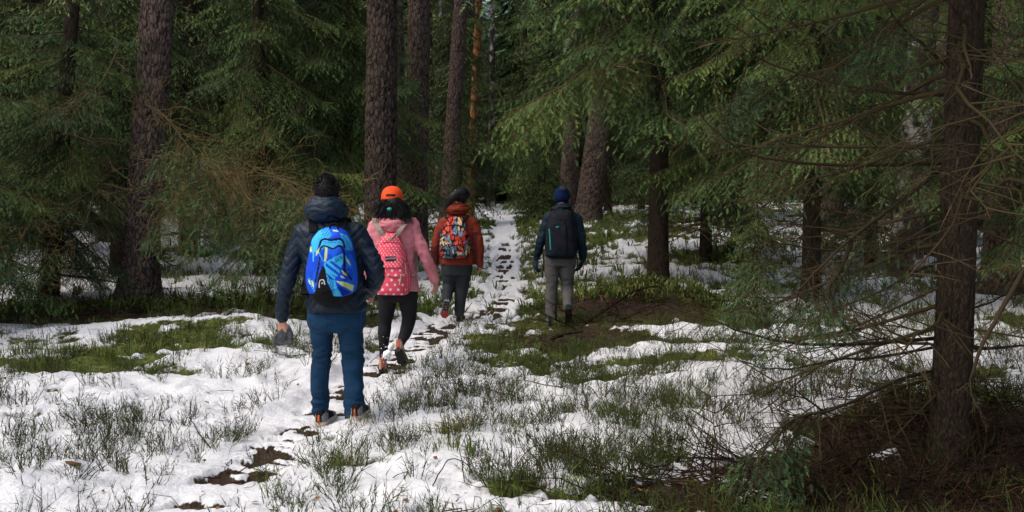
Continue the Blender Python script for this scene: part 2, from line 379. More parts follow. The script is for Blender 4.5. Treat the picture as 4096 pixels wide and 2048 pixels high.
def build_ground():
    def axis(lo, hi, dense_lo, dense_hi, step, growth):
        c = list(np.arange(dense_lo, dense_hi, step)); s = step
        a = [dense_hi]
        while a[-1] < hi: s *= growth; a.append(a[-1] + s)
        s = step; b = [dense_lo]
        while b[-1] > lo: s *= growth; b.append(b[-1] - s)
        return np.array(b[:0:-1] + c + a)
    xs = axis(-110, 110, -3.6, 3.6, .024, 1.045)
    y1 = np.arange(2.2, 8.0, .024); s = .024; a = [8.0]
    while a[-1] < 230: s *= 1.025; a.append(a[-1] + s)
    b = [2.2]; s = .024
    while b[-1] > -40: s *= 1.12; b.append(b[-1] - s)
    ys = np.concatenate([np.array(b[:0:-1]), y1, a])
    X, Y = np.meshgrid(xs, ys); z, s, br = H(X, Y, True)
    V = np.stack([X, Y, z], -1).reshape(-1, 3); ny, nx = X.shape
    i = np.arange(ny * nx).reshape(ny, nx); a, b, c, d = i[:-1, :-1], i[:-1, 1:], i[1:, 1:], i[1:, :-1]
    T = np.concatenate([np.stack([a, b, c], -1).reshape(-1, 3), np.stack([a, c, d], -1).reshape(-1, 3)])
    m = mat('snowy_forest_floor', rough=.9, spec=.15)
    at_s, at_b = attr(m, 'snow'), attr(m, 'brown')
    n1 = noise_node(m, 14, 6); n2 = noise_node(m, 45, 4); n3 = noise_node(m, 3, 4)
    ad = N(m, 'ShaderNodeMath', operation='MULTIPLY_ADD'); ad.inputs[1].default_value = .55; L(m, n1.outputs[0], ad.inputs[0]); L(m, at_s.outputs['Fac'], ad.inputs[2])
    sub = N(m, 'ShaderNodeMath', operation='MULTIPLY_ADD'); sub.inputs[1].default_value = .25; L(m, n2.outputs[0], sub.inputs[0]); L(m, ad.outputs[0], sub.inputs[2])
    sm = N(m, 'ShaderNodeMapRange'); sm.inputs[1].default_value = .81; sm.inputs[2].default_value = .95; L(m, sub.outputs[0], sm.inputs[0])
    moss = ramp(m, n1.outputs[0], [(.3, (.022, .022, .010, 1)), (.5, (.068, .086, .018, 1)), (.7, (.13, .145, .035, 1))])
    soil = ramp(m, n2.outputs[0], [(.3, (.012, .008, .006, 1)), (.5, (.034, .021, .014, 1)), (.75, (.075, .048, .030, 1))])
    mb = N(m, 'ShaderNodeMix', data_type='RGBA'); L(m, at_b.outputs['Fac'], mb.inputs[0]); L(m, moss.outputs[0], mb.inputs[6]); L(m, soil.outputs[0], mb.inputs[7])
    sc = ramp(m, n3.outputs[0], [(.3, (.60, .62, .65, 1)), (.7, (.70, .715, .73, 1))])
    ms = N(m, 'ShaderNodeMix', data_type='RGBA'); L(m, sm.outputs[0], ms.inputs[0]); L(m, mb.outputs[2], ms.inputs[6]); L(m, sc.outputs[0], ms.inputs[7])
    L(m, ms.outputs[2], bsdf(m).inputs['Base Color'])
    bmix = N(m, 'ShaderNodeMath', operation='ADD'); L(m, n1.outputs[0], bmix.inputs[0]); L(m, n2.outputs[0], bmix.inputs[1])
    bump(m, bmix.outputs[0], .55, .022)
    g = mk('ground', V, T, m, attrs={'snow': s, 'brown': br})
    tag(g, 'snow covered forest floor with moss and a trodden path', kind='structure')

build_ground()

# ------------------------------------------------------------------ spruce boughs
def spruce_branch(r, Lb, hi=True, dead=False, droop=.58):
    """a bough along +x; returns verts, tris, material index (0 needles, 1 wood), tint"""
    A = Acc(); K = 9; s = np.linspace(0, 1, K)
    wob = np.cumsum(r.normal(0, .02, K)) * Lb
    main = np.stack([Lb * s * (1 - .06 * s), wob, Lb * (-droop * s ** 1.4 + droop * .45 * s ** 3.2) + np.cumsum(r.normal(0, .008, K)) * Lb], -1); main[0] = 0
    A.add(*tubes(main, (.004 + .0075 * Lb) * (1 - .88 * s), 4), 1, .35 if not dead else .5)
    f = lambda t: np.array([np.interp(t, s, main[:, k]) for k in range(3)])
    n2 = int(Lb / (.095 if hi else .15)) if not dead else int(Lb / .16)
    secs = []; secr = []; tw = []
    for side in (1, -1):
        for i in range(n2):
            t = .14 + .84 * (i + r.uniform(-.3, .3)) / n2
            if t > .99 or r.random() < (.06 if not dead else .25): continue
            b = f(t); a = math.radians(r.uniform(42, 66)); l2 = min(.62, .5 * Lb * (1 - t) ** .75) * r.uniform(.6, 1.1) + .09
            d0 = np.array([math.cos(a), side * math.sin(a), r.uniform(-.05, .12) if not dead else r.uniform(-.3, .35)])
            q = np.linspace(0, 1, 4)[:, None]; dz = (-.80 if not dead else -.42) * l2 * q ** 1.6 * r.uniform(.5, 1.4) * (1 if not dead else r.uniform(-.5, 1.2))
            pts = b + d0 * l2 * q + np.concatenate([q * 0, q * 0, dz], 1)
            secs.append(pts); secr.append(np.array([.0042, .0034, .0026, .0014]) * (1 if hi else 1.5))
            sp = (.050 if hi else .10) if not dead else .11
            nt = max(1, int(l2 / sp)); dirn = unit(pts[-1] - pts[0])
            sd = unit(np.cross(dirn, [0, 0, 1.]))
            for j in range(nt + 1):
                tt = (j + .6) / (nt + .6); tt = min(tt, 1)
                pp = np.array([np.interp(tt, q[:, 0], pts[:, k]) for k in range(3)])
                if j == nt: dd = unit(pts[-1] - pts[-2]); ll = r.uniform(.07, .11)
                else:
                    sg = 1 if (j % 2) else -1
                    dd = unit(dirn * .75 + sd * sg * .75 + np.array([0, 0, r.uniform(-.85, -.05)])); ll = (.045 + .12 * (1 - tt)) * r.uniform(.7, 1.3)
                tw.append((pp, dd, ll))
    for j in range(5 if not dead else 2):
        t = .84 + .16 * j / 5; dd = unit(np.array([1, r.uniform(-.6, .6), r.uniform(-.2, .25)])); tw.append((f(t), dd, r.uniform(.07, .12)))
    if secs: A.add(*tubes(np.array(secs), np.array(secr), 3), 1, .4 if not dead else .6)
    Pn = np.array([t[0] for t in tw]); Dn = np.array([t[1] for t in tw]); Ln = np.array([t[2] for t in tw])
    n = len(tw)
    if dead:
        e = unit(np.cross(Dn, r.normal(size=(n, 3)))) * .0022
        Ln2 = Ln * 1.6
        bend = unit(np.cross(Dn, e)) * (Ln2 * r.normal(0, .25, n))[:, None]
        V = np.stack([Pn - e, Pn + e, Pn + Dn * Ln2[:, None] + bend], 1).reshape(-1, 3)
        A.add(V, np.arange(3 * n).reshape(-1, 3), 1, np.repeat(r.uniform(.35, 1, n), 3))
        return A.get()
    up = np.array([0, 0, 1.]); S = unit(np.cross(Dn, up + r.normal(0, .35, (n, 3)))); Un = np.cross(S, Dn)
    ttint = np.clip(r.normal(.5, .16, n), 0, 1)
    if hi:
        k = 6; V = []; tt = []
        for j in range(k):
            q = (j + .4) / k
            for sg in (1, -1):
                base = Pn + Dn * (Ln * q)[:, None]
                nl = .024 * (1.1 - .35 * q) * r.uniform(.8, 1.25, n)
                out = Dn * .62 + S * sg * .9 + Un * r.uniform(-.15, .6, n)[:, None]
                apex = base + unit(out) * nl[:, None]; w = Dn * .0046
                V.append(np.stack([base - w, base + w, apex], 1)); tt.append(np.stack([ttint - .1, ttint - .1, ttint + .08], 1))
        nl = .02; V.append(np.stack([Pn + Dn * (Ln * .7)[:, None] - S * .006, Pn + Dn * (Ln * .7)[:, None] + S * .006, Pn + Dn * (Ln + nl)[:, None]], 1)); tt.append(np.stack([ttint + .08] * 3, 1))
        V = np.concatenate(V).reshape(-1, 3); tt = np.concatenate(tt).ravel()
        A.add(V, np.arange(len(V)).reshape(-1, 3), 0, tt)
    else:
        w = .0155; mid = Pn + Dn * (Ln * .45)[:, None]; tip = Pn + Dn * (Ln * 1.25)[:, None]
        V = np.stack([Pn, mid + S * w - Un * .006, tip, mid - S * w - Un * .006], 1).reshape(-1, 3)
        i = np.arange(n) * 4
        T = np.concatenate([np.stack([i, i + 1, i + 2], -1), np.stack([i, i + 2, i + 3], -1)])
        A.add(V, T, 0, np.stack([ttint - .15, ttint, ttint + .12, ttint], 1).ravel())
    return A.get()

def crown_mesh(name, r, Ht, z0, zlive, rmax, hi_top=6.5, hi=True, step=.30, per=5, dead_keep=.75, zcap=None):
    """the boughs of one spruce around the z axis"""
    libs = {}
    for key, Ls in (('hi', (2.5, 1.7, 1.0)), ('lo', (2.5, 1.7, 1.0))):
        if key == 'hi' and not hi: continue
        for Lb in Ls: libs[(key, Lb)] = [spruce_branch(r, Lb, key == 'hi') for _ in range(3)]
    for Lb in (2.5, 1.7, 1.0): libs[('dead', Lb)] = [spruce_branch(r, Lb, False, True, .22) for _ in range(3)]
    A = Acc(); z = z0
    while z < Ht:
        q = z / Ht
        Lz = rmax * (1 - q) ** .75 * (1.05 if z > zlive else .85)
        for b in range(per):
            dead = z < zlive + r.normal(0, .25)
            if dead and r.random() > dead_keep: continue
            zz = z + r.uniform(-.12, .12); az = r.uniform(0, 2 * PI); Lr = Lz * r.uniform(.65, 1.12)
            if Lr < .25: Lr = .25
            kind = 'dead' if dead else ('hi' if hi and zz < hi_top else 'lo')
            Lt = min((2.5, 1.7, 1.0), key=lambda v: abs(v - Lr)); tmpl = libs[(kind, Lt)][r.integers(3)]
            pitch = math.radians(8 - 45 * max(0, q - .35)) + r.normal(0, .12)
            sc = Lr / Lt; M = rotz(az) @ roty(pitch) @ rotx(r.normal(0, .12)) * sc
            V = tmpl[0] @ M.T + np.array([0, 0, zz])
            A.add(V, tmpl[1], tmpl[2], np.clip(tmpl[3] + r.normal(0, .17), 0, 1))
        z += step * r.uniform(.8, 1.2) * (1 if z < hi_top else 1.5)
    V, T, M, Tn = A.get()
    o = mk(name, V, T, [M_NEEDLE, M_TWIG], mi=M, attrs={'tint': Tn}, smooth=False)
    return o

def trunk_geo(base, top_px, d, r0, height, sides=40, rows=120, bark=.012, seed=0, flare=.7, taper=.6, kz=6.5, rowtop=9.0, waver=.0):
    """trunk from base through the point seen at top_px = (u,v) view pixels at distance d"""
    base = np.asarray(base, float)
    if top_px is not None:
        tp = P(top_px[0] * 1.5901, top_px[1] * 1.5901, d); lean = (tp - base) / (tp[2] - base[2])
    else: lean = np.array((0, 0, 1.))
    zz = np.concatenate([np.linspace(-.35, rowtop, rows), np.linspace(rowtop, height, 10)[1:]])
    th = np.arange(sides) / sides * 2 * PI
    Z, TH = np.meshgrid(zz, th, indexing='ij')
    R0 = r0 * (1 - taper * np.clip(Z, 0, None) / height)
    lob = 1 + .35 * (vnoise(np.cos(TH) * 1.6 + 5, np.sin(TH) * 1.6, seed=seed) - .5)
    R0 = R0 * (1 + flare * np.exp(-np.clip(Z, 0, None) / .28) * lob * .8)
    cx, cy = np.cos(TH), np.sin(TH)
    k = r0 * 50
    n = fbm(cx * k, cy * k, Z * kz, seed=seed + 3, oct=3)
    ridge = 1 - np.abs(n - .5) * 2 / .5
    h = np.clip(1 - np.clip(ridge, 0, 1) ** 4, 0, 1)
    h = np.clip(.25 + .9 * h * (.6 + .8 * vnoise(cx * k * 2, cy * k * 2, Z * kz * 2.5, seed=seed + 9)), 0, 1)
    R = R0 + bark * (h - .5) + .05 * r0 * (vnoise(cx * 2, cy * 2, Z * .8, seed=seed + 5) - .5)
    wx = waver * (fbm(Z * .35, 0 * Z, seed=seed + 21) - .5); wy = waver * (fbm(Z * .35, 0 * Z + 7, seed=seed + 22) - .5)
    V = np.stack([lean[0] * Z + R * cx + wx, lean[1] * Z + R * cy + wy, Z], -1)
    nr, nc = Z.shape; i = np.arange(nr * nc).reshape(nr, nc)
    a = i[:-1]; b = i[1:]; a2 = np.roll(a, -1, 1); b2 = np.roll(b, -1, 1)
    T = np.concatenate([np.stack([a, a2, b2], -1).reshape(-1, 3), np.stack([a, b2, b], -1).reshape(-1, 3)])
    return V.reshape(-1, 3), T, h.ravel(), lean

def dead_stub_part(parent, pts, r0, name='dead_branch', twigs=0, seed=1, tint=.3, up=0.0, green=0, gsc=.6):
    """bare crooked branch (pts local to parent) with side twigs; one part"""
    r = np.random.default_rng(seed); K = 22
    p = catmull(pts, K); p = p + np.cumsum(r.normal(0, .006, p.shape), 0) * np.linspace(0, 1, K)[:, None]
    A = Acc(); s = np.linspace(0, 1, K); tot = np.linalg.norm(np.diff(p, axis=0), axis=1).sum()
    A.add(*tubes(p, r0 * (1 - .85 * s) + .0015, 6), 1, tint * .6)
    ss = []; sr = []
    for i in range(twigs):
        t = r.uniform(.12, .98); b = np.array([np.interp(t, s, p[:, k]) for k in range(3)])
        j = min(K - 2, int(t * (K - 1))); d = unit(p[j + 1] - p[j]); o = unit(np.cross(d, r.normal(size=3)))
        o[2] -= .25; l = tot * r.uniform(.06, .24) * (1.1 - t * .5)
        dd = unit(d * .7 + o * .9); q = np.linspace(0, 1, 5)[:, None]
        ww = np.cumsum(r.normal(0, .035, (5, 3)), 0) * l; ww[0] = 0
        pts2 = b + dd * l * q + ww + np.concatenate([q * 0, q * 0, -.25 * l * q ** 2 * r.uniform(-.3, 1)], 1)
        ss.append(pts2); sr.append(r0 * (1 - .8 * t) * .35 * np.linspace(1, .3, 5) + .001)
        for _ in range(6):
            t2 = r.integers(1, 5); b2 = pts2[t2]; d2 = unit(dd + r.normal(0, .7, 3)); l2 = l * r.uniform(.2, .5)
            ww = np.cumsum(r.normal(0, .05, (5, 3)), 0) * l2; ww[0] = 0
            ss.append(b2 + d2 * l2 * q + ww); sr.append(np.linspace(.0028, .0014, 5) * (1.0 if gsc > .65 else .6))
    if ss: A.add(*tubes(np.array(ss), np.array(sr), 3), 1, tint + .08)
    for i in range(green):
        t = r.uniform(.3, 1); b = np.array([np.interp(t, s, p[:, k]) for k in range(3)])
        br = spruce_branch(r, r.uniform(.6, 1.0), True)
        d = p[min(K - 1, int(t * K))] - p[max(0, int(t * K) - 2)]; az = math.atan2(d[1], d[0]) + r.normal(0, .7)
        A.add(br[0] @ (rotz(az) @ roty(r.uniform(.1, .8)) * gsc).T + b, br[1], br[2], br[3] - (.1 if gsc > .65 else .33))
    V, T, M, Tn = A.get()
    return mk(name, V, T, [M_NEEDLE, M_TWIG], parent=parent, mi=M, attrs={'tint': Tn}, smooth=True)

# crowns shared between trees
r_ = np.random.default_rng(3)
CROWN = {
    'hiA': crown_mesh('crown', r_, 10, .85, 1.5, 2.8, 6.0, True, .31, 5),
    'hiB': crown_mesh('crown', r_, 11, 2.4, 2.6, 3.5, 6.6, True, .26, 6, .5),
    'loA': crown_mesh('crown', r_, 12, 1.0, 1.4, 2.6, 0, False, .27, 6),
    'loB': crown_mesh('crown', r_, 13, 1.2, 2.0, 2.7, 0, False, .29, 6),
    'young': crown_mesh('crown', r_, 5.2, .15, .3, 1.35, 5, False, .15, 5),
}
for o in CROWN.values(): COL.objects.unlink(o)
def put_crown(parent, key, rz=0.0, sc=(1, 1, 1), tiltx=0, tilty=0, dz=0.0):
    o = bpy.data.objects.new('crown', CROWN[key].data); COL.objects.link(o); o.parent = parent
    o.rotation_euler = (tiltx, tilty, rz); o.scale = sc; o['kind'] = 'stuff'; o.location = (0, 0, dz); return o

# pine crown high above the frame
def pine_crown_mesh():
    r = np.random.default_rng(5); A = Acc()
    for i in range(26):
        z = r.uniform(9.5, 16); az = r.uniform(0, 2 * PI); l = r.uniform(1.2, 2.8) * (1 - .4 * (z - 9) / 8)
        tip = np.array([math.cos(az) * l, math.sin(az) * l, z + .6]); p = np.linspace([0, 0, z], tip, 5)
        A.add(*tubes(p, np.linspace(.05, .01, 5), 4), 1, .3)
        for k in range(7):
            c = p[2 + k % 3] + r.normal(0, .3, 3); n = 26
            d = unit(r.normal(size=(n, 3)) + [0, 0, .3]); e = unit(np.cross(d, r.normal(size=(n, 3)))) * .03; ln = r.uniform(.2, .42, n)[:, None]
            V = np.stack([c - e + d * 0, c + e + d * 0, c + d * ln], 1).reshape(-1, 3)
            A.add(V, np.arange(3 * n).reshape(-1, 3), 0, r.uniform(.2, .8))
    V, T, M, Tn = A.get(); o = mk('crown', V, T, [M_NEEDLE, M_TWIG], mi=M, attrs={'tint': Tn}, smooth=False); COL.objects.unlink(o); return o
CROWN['pine'] = pine_crown_mesh()

def tree(name, label, ud, d, r0, top=None, crown=None, rz=0.0, csc=(1, 1, 1), bark=None, height=15, group=None, sides=40, rows=120, bk=.012, seed=0, flare=.7, taper=.6, kz=6.5, waver=.0, cat='tree', cdz=0.0):
    b = at(ud, d); root = empty(name, b, label, cat, group)
    V, T, h, lean = trunk_geo(b, top, d, r0, height, sides, rows, bk, seed, flare, taper, kz, min(9.0, height * .7), waver)
    mk('trunk', V, T, bark, parent=root, attrs={'height': h})
    if crown: put_crown(root, crown, rz, csc, -math.atan(lean[1]), math.atan(lean[0]), cdz)
    return root, b, lean

TREES = []
# --- old pines
t_l1, b_l1, _ = tree('pine_tree', 'thick pine with reddish grey bark, left of the man in the quilted jacket', 347, 14.0, .235, (397, 0), 'pine', 0, bark=M_PINE, height=17, seed=1, bk=.035, rows=230, sides=64, flare=.75, taper=.45)
t_c1, b_c1, _ = tree('pine_tree', 'dark furrowed pine standing directly behind the woman in the orange cap', 955, 14.6, .225, (961, 0), 'pine', 1, bark=M_PINE_DARK, height=17, seed=2, bk=.038, rows=230, sides=64, flare=.5, taper=.4)
t_c2, _, _ = tree('pine_tree', 'greyish brown pine just behind the dark furrowed pine, above the pink jacket', 1045, 20, .225, (1055, 0), 'pine', 2, bark=M_PINE, height=17, seed=3, bk=.035, rows=200, sides=56, flare=.3, taper=.3)
t_c3, _, _ = tree('pine_tree', 'slender pine with deep bark plates behind the head of the person in the rust jacket', 1122, 26, .205, (1160, 0), 'pine', 3, bark=M_PINE, height=17, seed=4, bk=.03, rows=200, sides=48, flare=.4)
t_c4, _, _ = tree('pine_tree', 'thin pine with an orange strip of peeled bark beside the start of the far path', 1181, 33, .15, (1205, 0), 'pine', 4, bark=M_ORANGE, height=16, seed=5, bk=.01, sides=24, flare=.3)
t_r1, _, _ = tree('pine_tree', 'thick pale brown pine leaning right behind the hiker in the blue beanie', 1476, 27, .33, (1550, 0), 'pine', 5, bark=M_PINE, height=18, seed=6, bk=.04, rows=220, sides=64, flare=.5, taper=.4)
t_r1b, _, _ = tree('pine_tree', 'mossy grey pine close behind the pine that leans right over the blue beanie', 1428, 33, .30, (1455, 0), 'pine', 6, bark=M_PINE, height=18, seed=7, bk=.03, sides=40)
t_rb, b_rb, _ = tree('birch_tree', 'birch with peeling white bark patches behind the dead branches on the right', 2275, 17, .26, (2330, 0), 'pine', 7, bark=M_BIRCH, height=16, seed=8, bk=.02, rows=160, sides=48, flare=.35)
t_r6, _, _ = tree('pine_tree', 'reddish plated pine showing between the white birch and the dark near spruce trunk', 2352, 20, .26, (2375, 0), 'pine', 8, bark=M_PINE, height=17, seed=9, bk=.035, sides=48, rows=180)
t_r5, _, _ = tree('pine_tree', 'grey plated pine to the right of the dark near spruce trunk', 2515, 15, .24, (2540, 0), 'pine', 9, bark=M_PINE, height=17, seed=10, bk=.035, sides=48, rows=180)
t_cb, _, _ = tree('birch_tree', 'small white marked birch trunk at the far end of the path', 1235, 46, .16, (1238, 200), 'pine', 3, bark=M_BIRCH, height=15, seed=12, bk=.01, sides=20, rows=80)
t_b2, _, _ = tree('birch_tree', 'thin pale birch stem between the two pines left of the path', 1098, 40, .09, (1106, 100), None, 3, bark=M_BIRCH, height=13, seed=13, bk=.005, sides=16, rows=80)

# --- spruces of the front ranks
def spruce(label, ud, d, r0, key, rz=0.0, sc=1.0, top=None, h=10.2, seed=0, sides=24, rows=110, **kw):
    return tree('spruce_tree', label, ud, d, r0, top, key, rz, (sc, sc, sc), M_SPRUCE, h * sc, seed=seed, sides=sides, rows=rows, bk=.008, flare=.22, kz=5, **kw)
s_r4, b_r4, lean4 = spruce('dark near spruce trunk rising through bare branches beside the right edge', 2388, 5.9, .110, 'hiB', .4, 1.1, (2432, 0), seed=20, sides=64, rows=300, cdz=1.5)
s_r2, b_r2, _ = spruce('straight brown spruce trunk standing right of the hiker in the blue beanie', 1655, 16, .165, 'hiB', 2.2, 1.08, (1662, 0), seed=21, sides=48, rows=200, cdz=.75)
spruce('dark spruce with low drooping boughs near the left edge', 120, 13.6, .13, 'hiA', 0.3, .66, (185, 0), seed=22)
spruce('spruce with a dark stem close to the left of the thick reddish pine', 300, 17.5, .15, 'hiA', 1.9, .95, (312, 0), seed=23, cdz=.4)
spruce('spruce with a bare brown foot to the right of the thick reddish pine', 473, 21, .19, 'loB', .9, 1.05, (478, 0), seed=24)
spruce('green spruce spreading its boughs above the head of the man in the quilted jacket', 860, 18.5, .15, 'hiB', 4.1, .85, (885, 0), seed=25)
spruce('bushy spruce behind the left shoulder of the man in the quilted jacket', 660, 17.0, .13, 'hiA', 3.5, .8, None, seed=26, cdz=.5)
spruce('light green spruce whose tips reach over the woman in the orange cap', 1150, 30, .14, 'loA', 5.3, .9, None, seed=27)
spruce('slim spruce with bare lower stem behind the green shrubs to the right', 1775, 19, .11, 'hiA', 5.7, .9, None, seed=29)
spruce('spruce with bright green boughs over the snow between the brown trunk and the birch', 2040, 14.0, .13, 'hiB', 1.2, .9, (2050, 0), seed=30, cdz=.2)
spruce('spruce with fine bare lower twigs in front of the white birch', 2190, 19.0, .11, 'hiA', 2.7, .8, None, seed=31)
spruce('far right spruce seen past the dark near trunk', 2680, 13.0, .14, 'hiA', 4.4, .8, None, seed=32)
spruce('spruce reaching green boughs in from beyond the left edge', -260, 11.5, .14, 'hiA', 5.5, .8, None, seed=33)
for (sx_, sy_, rz_, lb_) in ((5.6, 3.6, 1.0, 'tall spruce just outside the right edge nearest the dark trunk'), (7.2, 6.4, 2.0, 'tall spruce outside the right edge behind the dark trunk'), (5.4, .6, 4.2, 'tall spruce to the right of where the path begins')):
    rt = empty('spruce_tree', gpt(sx_, sy_), lb_, 'tree'); V, T, h, _l = trunk_geo(np.array(rt.location), None, 0, .15, 12, 16, 40, .01, 3, .5, .6, 6); mk('trunk', V, T, M_SPRUCE, parent=rt, attrs={'height': h}); put_crown(rt, 'loB', rz_, (1.05, 1.05, 1), dz=.9)
tree('spruce_sapling', 'small bluish green spruce sapling in front of the brown trunk on the right', 1900, 11.8, .022, None, 'young', .5, (.42, .42, .42), M_SPRUCE, 2.2, seed=34, sides=8, rows=20, bk=.002)
tree('spruce_sapling', 'young spruce crowding the far side of the path', 1340, 36, .05, None, 'young', .5, (1.1, 1.1, 1.1), M_SPRUCE, 5.7, seed=35, sides=8, rows=20, bk=.002)
tree('spruce_sapling', 'feathery young spruce left of the far path behind the rust jacket', 1160, 22, .03, None, 'young', 1.5, (.5, .5, .5), M_SPRUCE, 2.6, seed=36, sides=8, rows=20, bk=.002)
tree('spruce_sapling', 'yellowish young spruce in front of the leaning pine', 1370, 30, .04, None, 'young', 2.5, (.8, .8, .8), M_SPRUCE, 4.1, seed=37, sides=8, rows=20, bk=.002)

# --- the ranks behind: one of each kind, then copies
proto_s, b0, _ = spruce('dark spruce of the ranks behind the front trees', 560, 27, .15, 'loA', 0, 1.0, None, seed=40, sides=14, rows=40)
proto_s['group'] = 'spruces in the ranks behind'
proto_s2, b0, _ = spruce('dark spruce of the ranks behind the front trees', 1830, 28, .15, 'loB', 0, 1.0, None, seed=41, sides=14, rows=40)
proto_s2['group'] = 'spruces in the ranks behind'
proto_p, b0, _ = tree('pine_tree', 'bare stemmed pine of the ranks behind the front trees', 770, 26, .22, None, 'pine', 0, bark=M_PINE, height=17, seed=42, sides=28, rows=120, bk=.03)
proto_p['group'] = 'pines in the ranks behind'
rk = np.random.default_rng(12)
placed = [(at(u, d)[0], d) for (u, d) in ((347, 14), (955, 14.6), (1045, 20), (1122, 26), (1181, 33), (1478, 27), (1428, 33), (2275, 17), (2352, 20), (560, 27), (1830, 28), (770, 26), (1655, 16), (473, 21), (1775, 19), (1235, 46), (1340, 36), (1085, 23))]
n_ = 0; tries = 0
while n_ < 66 and tries < 6000:
    tries += 1
    d = rk.uniform(19, 47); half = d * .56 + 2; x = rk.uniform(-half, half)
    dB, _, _ = path_info(np.array([x]), np.array([d]), PATH_B)
    upx = 1288 + x / d * FPX / 1.59
    if dB[0] < 2.6 or (abs(x) < 2.2 and d > 30): continue
    if 1200 < upx < 1330 and d < 45: continue
    if d < 25 and (1080 < upx < 1500 or 1560 < upx < 1760 or 420 < upx < 900): continue
    if min((x - a) ** 2 + (d - b) ** 2 for a, b in placed) < 2.3 ** 2: continue
    placed.append((x, d)); pine = rk.random() < .33
    src = proto_p if pine else (proto_s if rk.random() < .6 else proto_s2)
    copy_thing(src, (x, d, float(H(x, d))), rk.uniform(0, 6.28), rk.uniform(.85, 1.2)); n_ += 1

for (u_, d_) in ((1165, 50), (1195, 56), (1225, 62), (1262, 66), (1290, 55), (1320, 48), (1345, 57), (1385, 44), (1255, 72), (1230, 78), (1140, 44), (1410, 52), (1285, 74), (1208, 68)):
    p_ = at(u_, d_); copy_thing(proto_s if (u_ % 2) else proto_s2, p_, u_ * .7, 1.0 + (u_ % 7) * .04)
# --- the far wood, one mass
def far_wood():
    r = np.random.default_rng(77); A = Acc()
    tm = []
    for v in range(3):
        B = Acc(); Ht = 16
        for z in np.arange(.5, Ht, .42):
            Lz = 2.9 * (1 - z / Ht) ** .7 + .2
            for b in range(11):
                az = r.uniform(0, 6.28); l = Lz * r.uniform(.45, 1.15); c, s_ = math.cos(az), math.sin(az); w = l * r.uniform(.06, .13)
                zz = z + r.uniform(-.2, .2); dz = -.35 * l
                p = [[0, 0, zz], [c * l * .55 - s_ * w, s_ * l * .55 + c * w, zz + dz * .5 - .25], [c * l, s_ * l, zz + dz], [c * l * .55 + s_ * w, s_ * l * .55 - c * w, zz + dz * .5 - .25], [c * l * .6, s_ * l * .6, zz + dz * .4]]
                ti = r.uniform(.1, .6)
                B.add(p, [[0, 1, 4], [1, 2, 4], [2, 3, 4], [3, 0, 4]], 0, [ti - .1, ti, ti + .2, ti, ti])
        B.add(*tubes(np.linspace([0, 0, -.3], [0, 0, 16], 4), np.linspace(.17, .03, 4), 6), 1, .2)
        tm.append(B.get())
    pts = []
    for _ in range(9000):
        d = r.uniform(46, 92); x = r.uniform(-(d * .62 + 6), d * .62 + 6)
        if abs(x - at(1215, 60)[0]) < 1.2 and d < 72: continue
        if all((x - a) ** 2 + (d - b) ** 2 > 2.4 ** 2 for a, b in pts): pts.append((x, d))
        if len(pts) > 210: break
    # flanks beyond the sides of the view
    for k in range(60):
        sx = -1 if k % 2 else 1; d = r.uniform(2, 46); pts.append((sx * (d * .62 + 6 + r.uniform(0, 10)), d))
    for (x, d) in pts:
        V, T, M, Tn = tm[r.integers(3)]; a = r.uniform(0, 6.28); sc = r.uniform(.85, 1.25)
        A.add(V @ (rotz(a) * sc).T + [x, d, float(base_h(x, d))], T, M, np.clip(Tn + r.normal(0, .08), 0, 1))
    V, T, M, Tn = A.get(); o = mk('forest', V, T, [M_NEEDLE, M_TWIG], mi=M, attrs={'tint': Tn}, smooth=False)
    tag(o, 'dense dark spruce wood closing the view behind the trees', kind='stuff')
far_wood()

# ------------------------------------------------------------------ ground plants
def bilberry_template(r, nst=12, h=.20, leafy=.5):
    A = Acc(); V = []; tt = []
    for i in range(nst):
        az = r.uniform(0, 6.28); rad = r.uniform(0, .07); b = np.array([math.cos(az) * rad, math.sin(az) * rad, -.05])
        lean = r.uniform(.1, .75); d = unit(np.array([math.cos(az + r.normal(0, .5)) * lean, math.sin(az + r.normal(0, .5)) * lean, 1.]))
        l = h * r.uniform(.55, 1.15) + .05; w = .0029
        p = [b, b + d * l * .5 + r.normal(0, .012, 3), b + d * l + r.normal(0, .02, 3)]
        e = unit(np.cross(d, r.normal(size=3))) * w; ti = r.uniform(.05, .7)
        V += [p[0] - e, p[0] + e, p[1] + e * .8, p[0] - e, p[1] + e * .8, p[1] - e * .8, p[1] - e * .8, p[1] + e * .8, p[2]]; tt += [ti - .2] * 6 + [ti + .2] * 3
        for k in range(6):
            q = r.uniform(.3, 1); bb = p[0] + (p[2] - p[0]) * q; d2 = unit(d + r.normal(0, .65, 3) + [0, 0, .2]); l2 = l * r.uniform(.15, .42)
            e2 = unit(np.cross(d2, r.normal(size=3))) * .0024
            V += [bb - e2, bb + e2, bb + d2 * l2]; tt += [ti, ti, ti + .35]
            if r.random() < leafy:
                c = bb + d2 * l2 * r.uniform(.4, 1); s1 = r.normal(0, .0028, 3); s2 = r.normal(0, .0035, 3); V += [c - s1, c + s1, c + s2 * 1.8]; tt += [ti + .25] * 3
    V = np.array(V); return V, np.arange(len(V)).reshape(-1, 3), np.zeros(len(V) // 3, int), np.clip(np.array(tt), 0, 1)
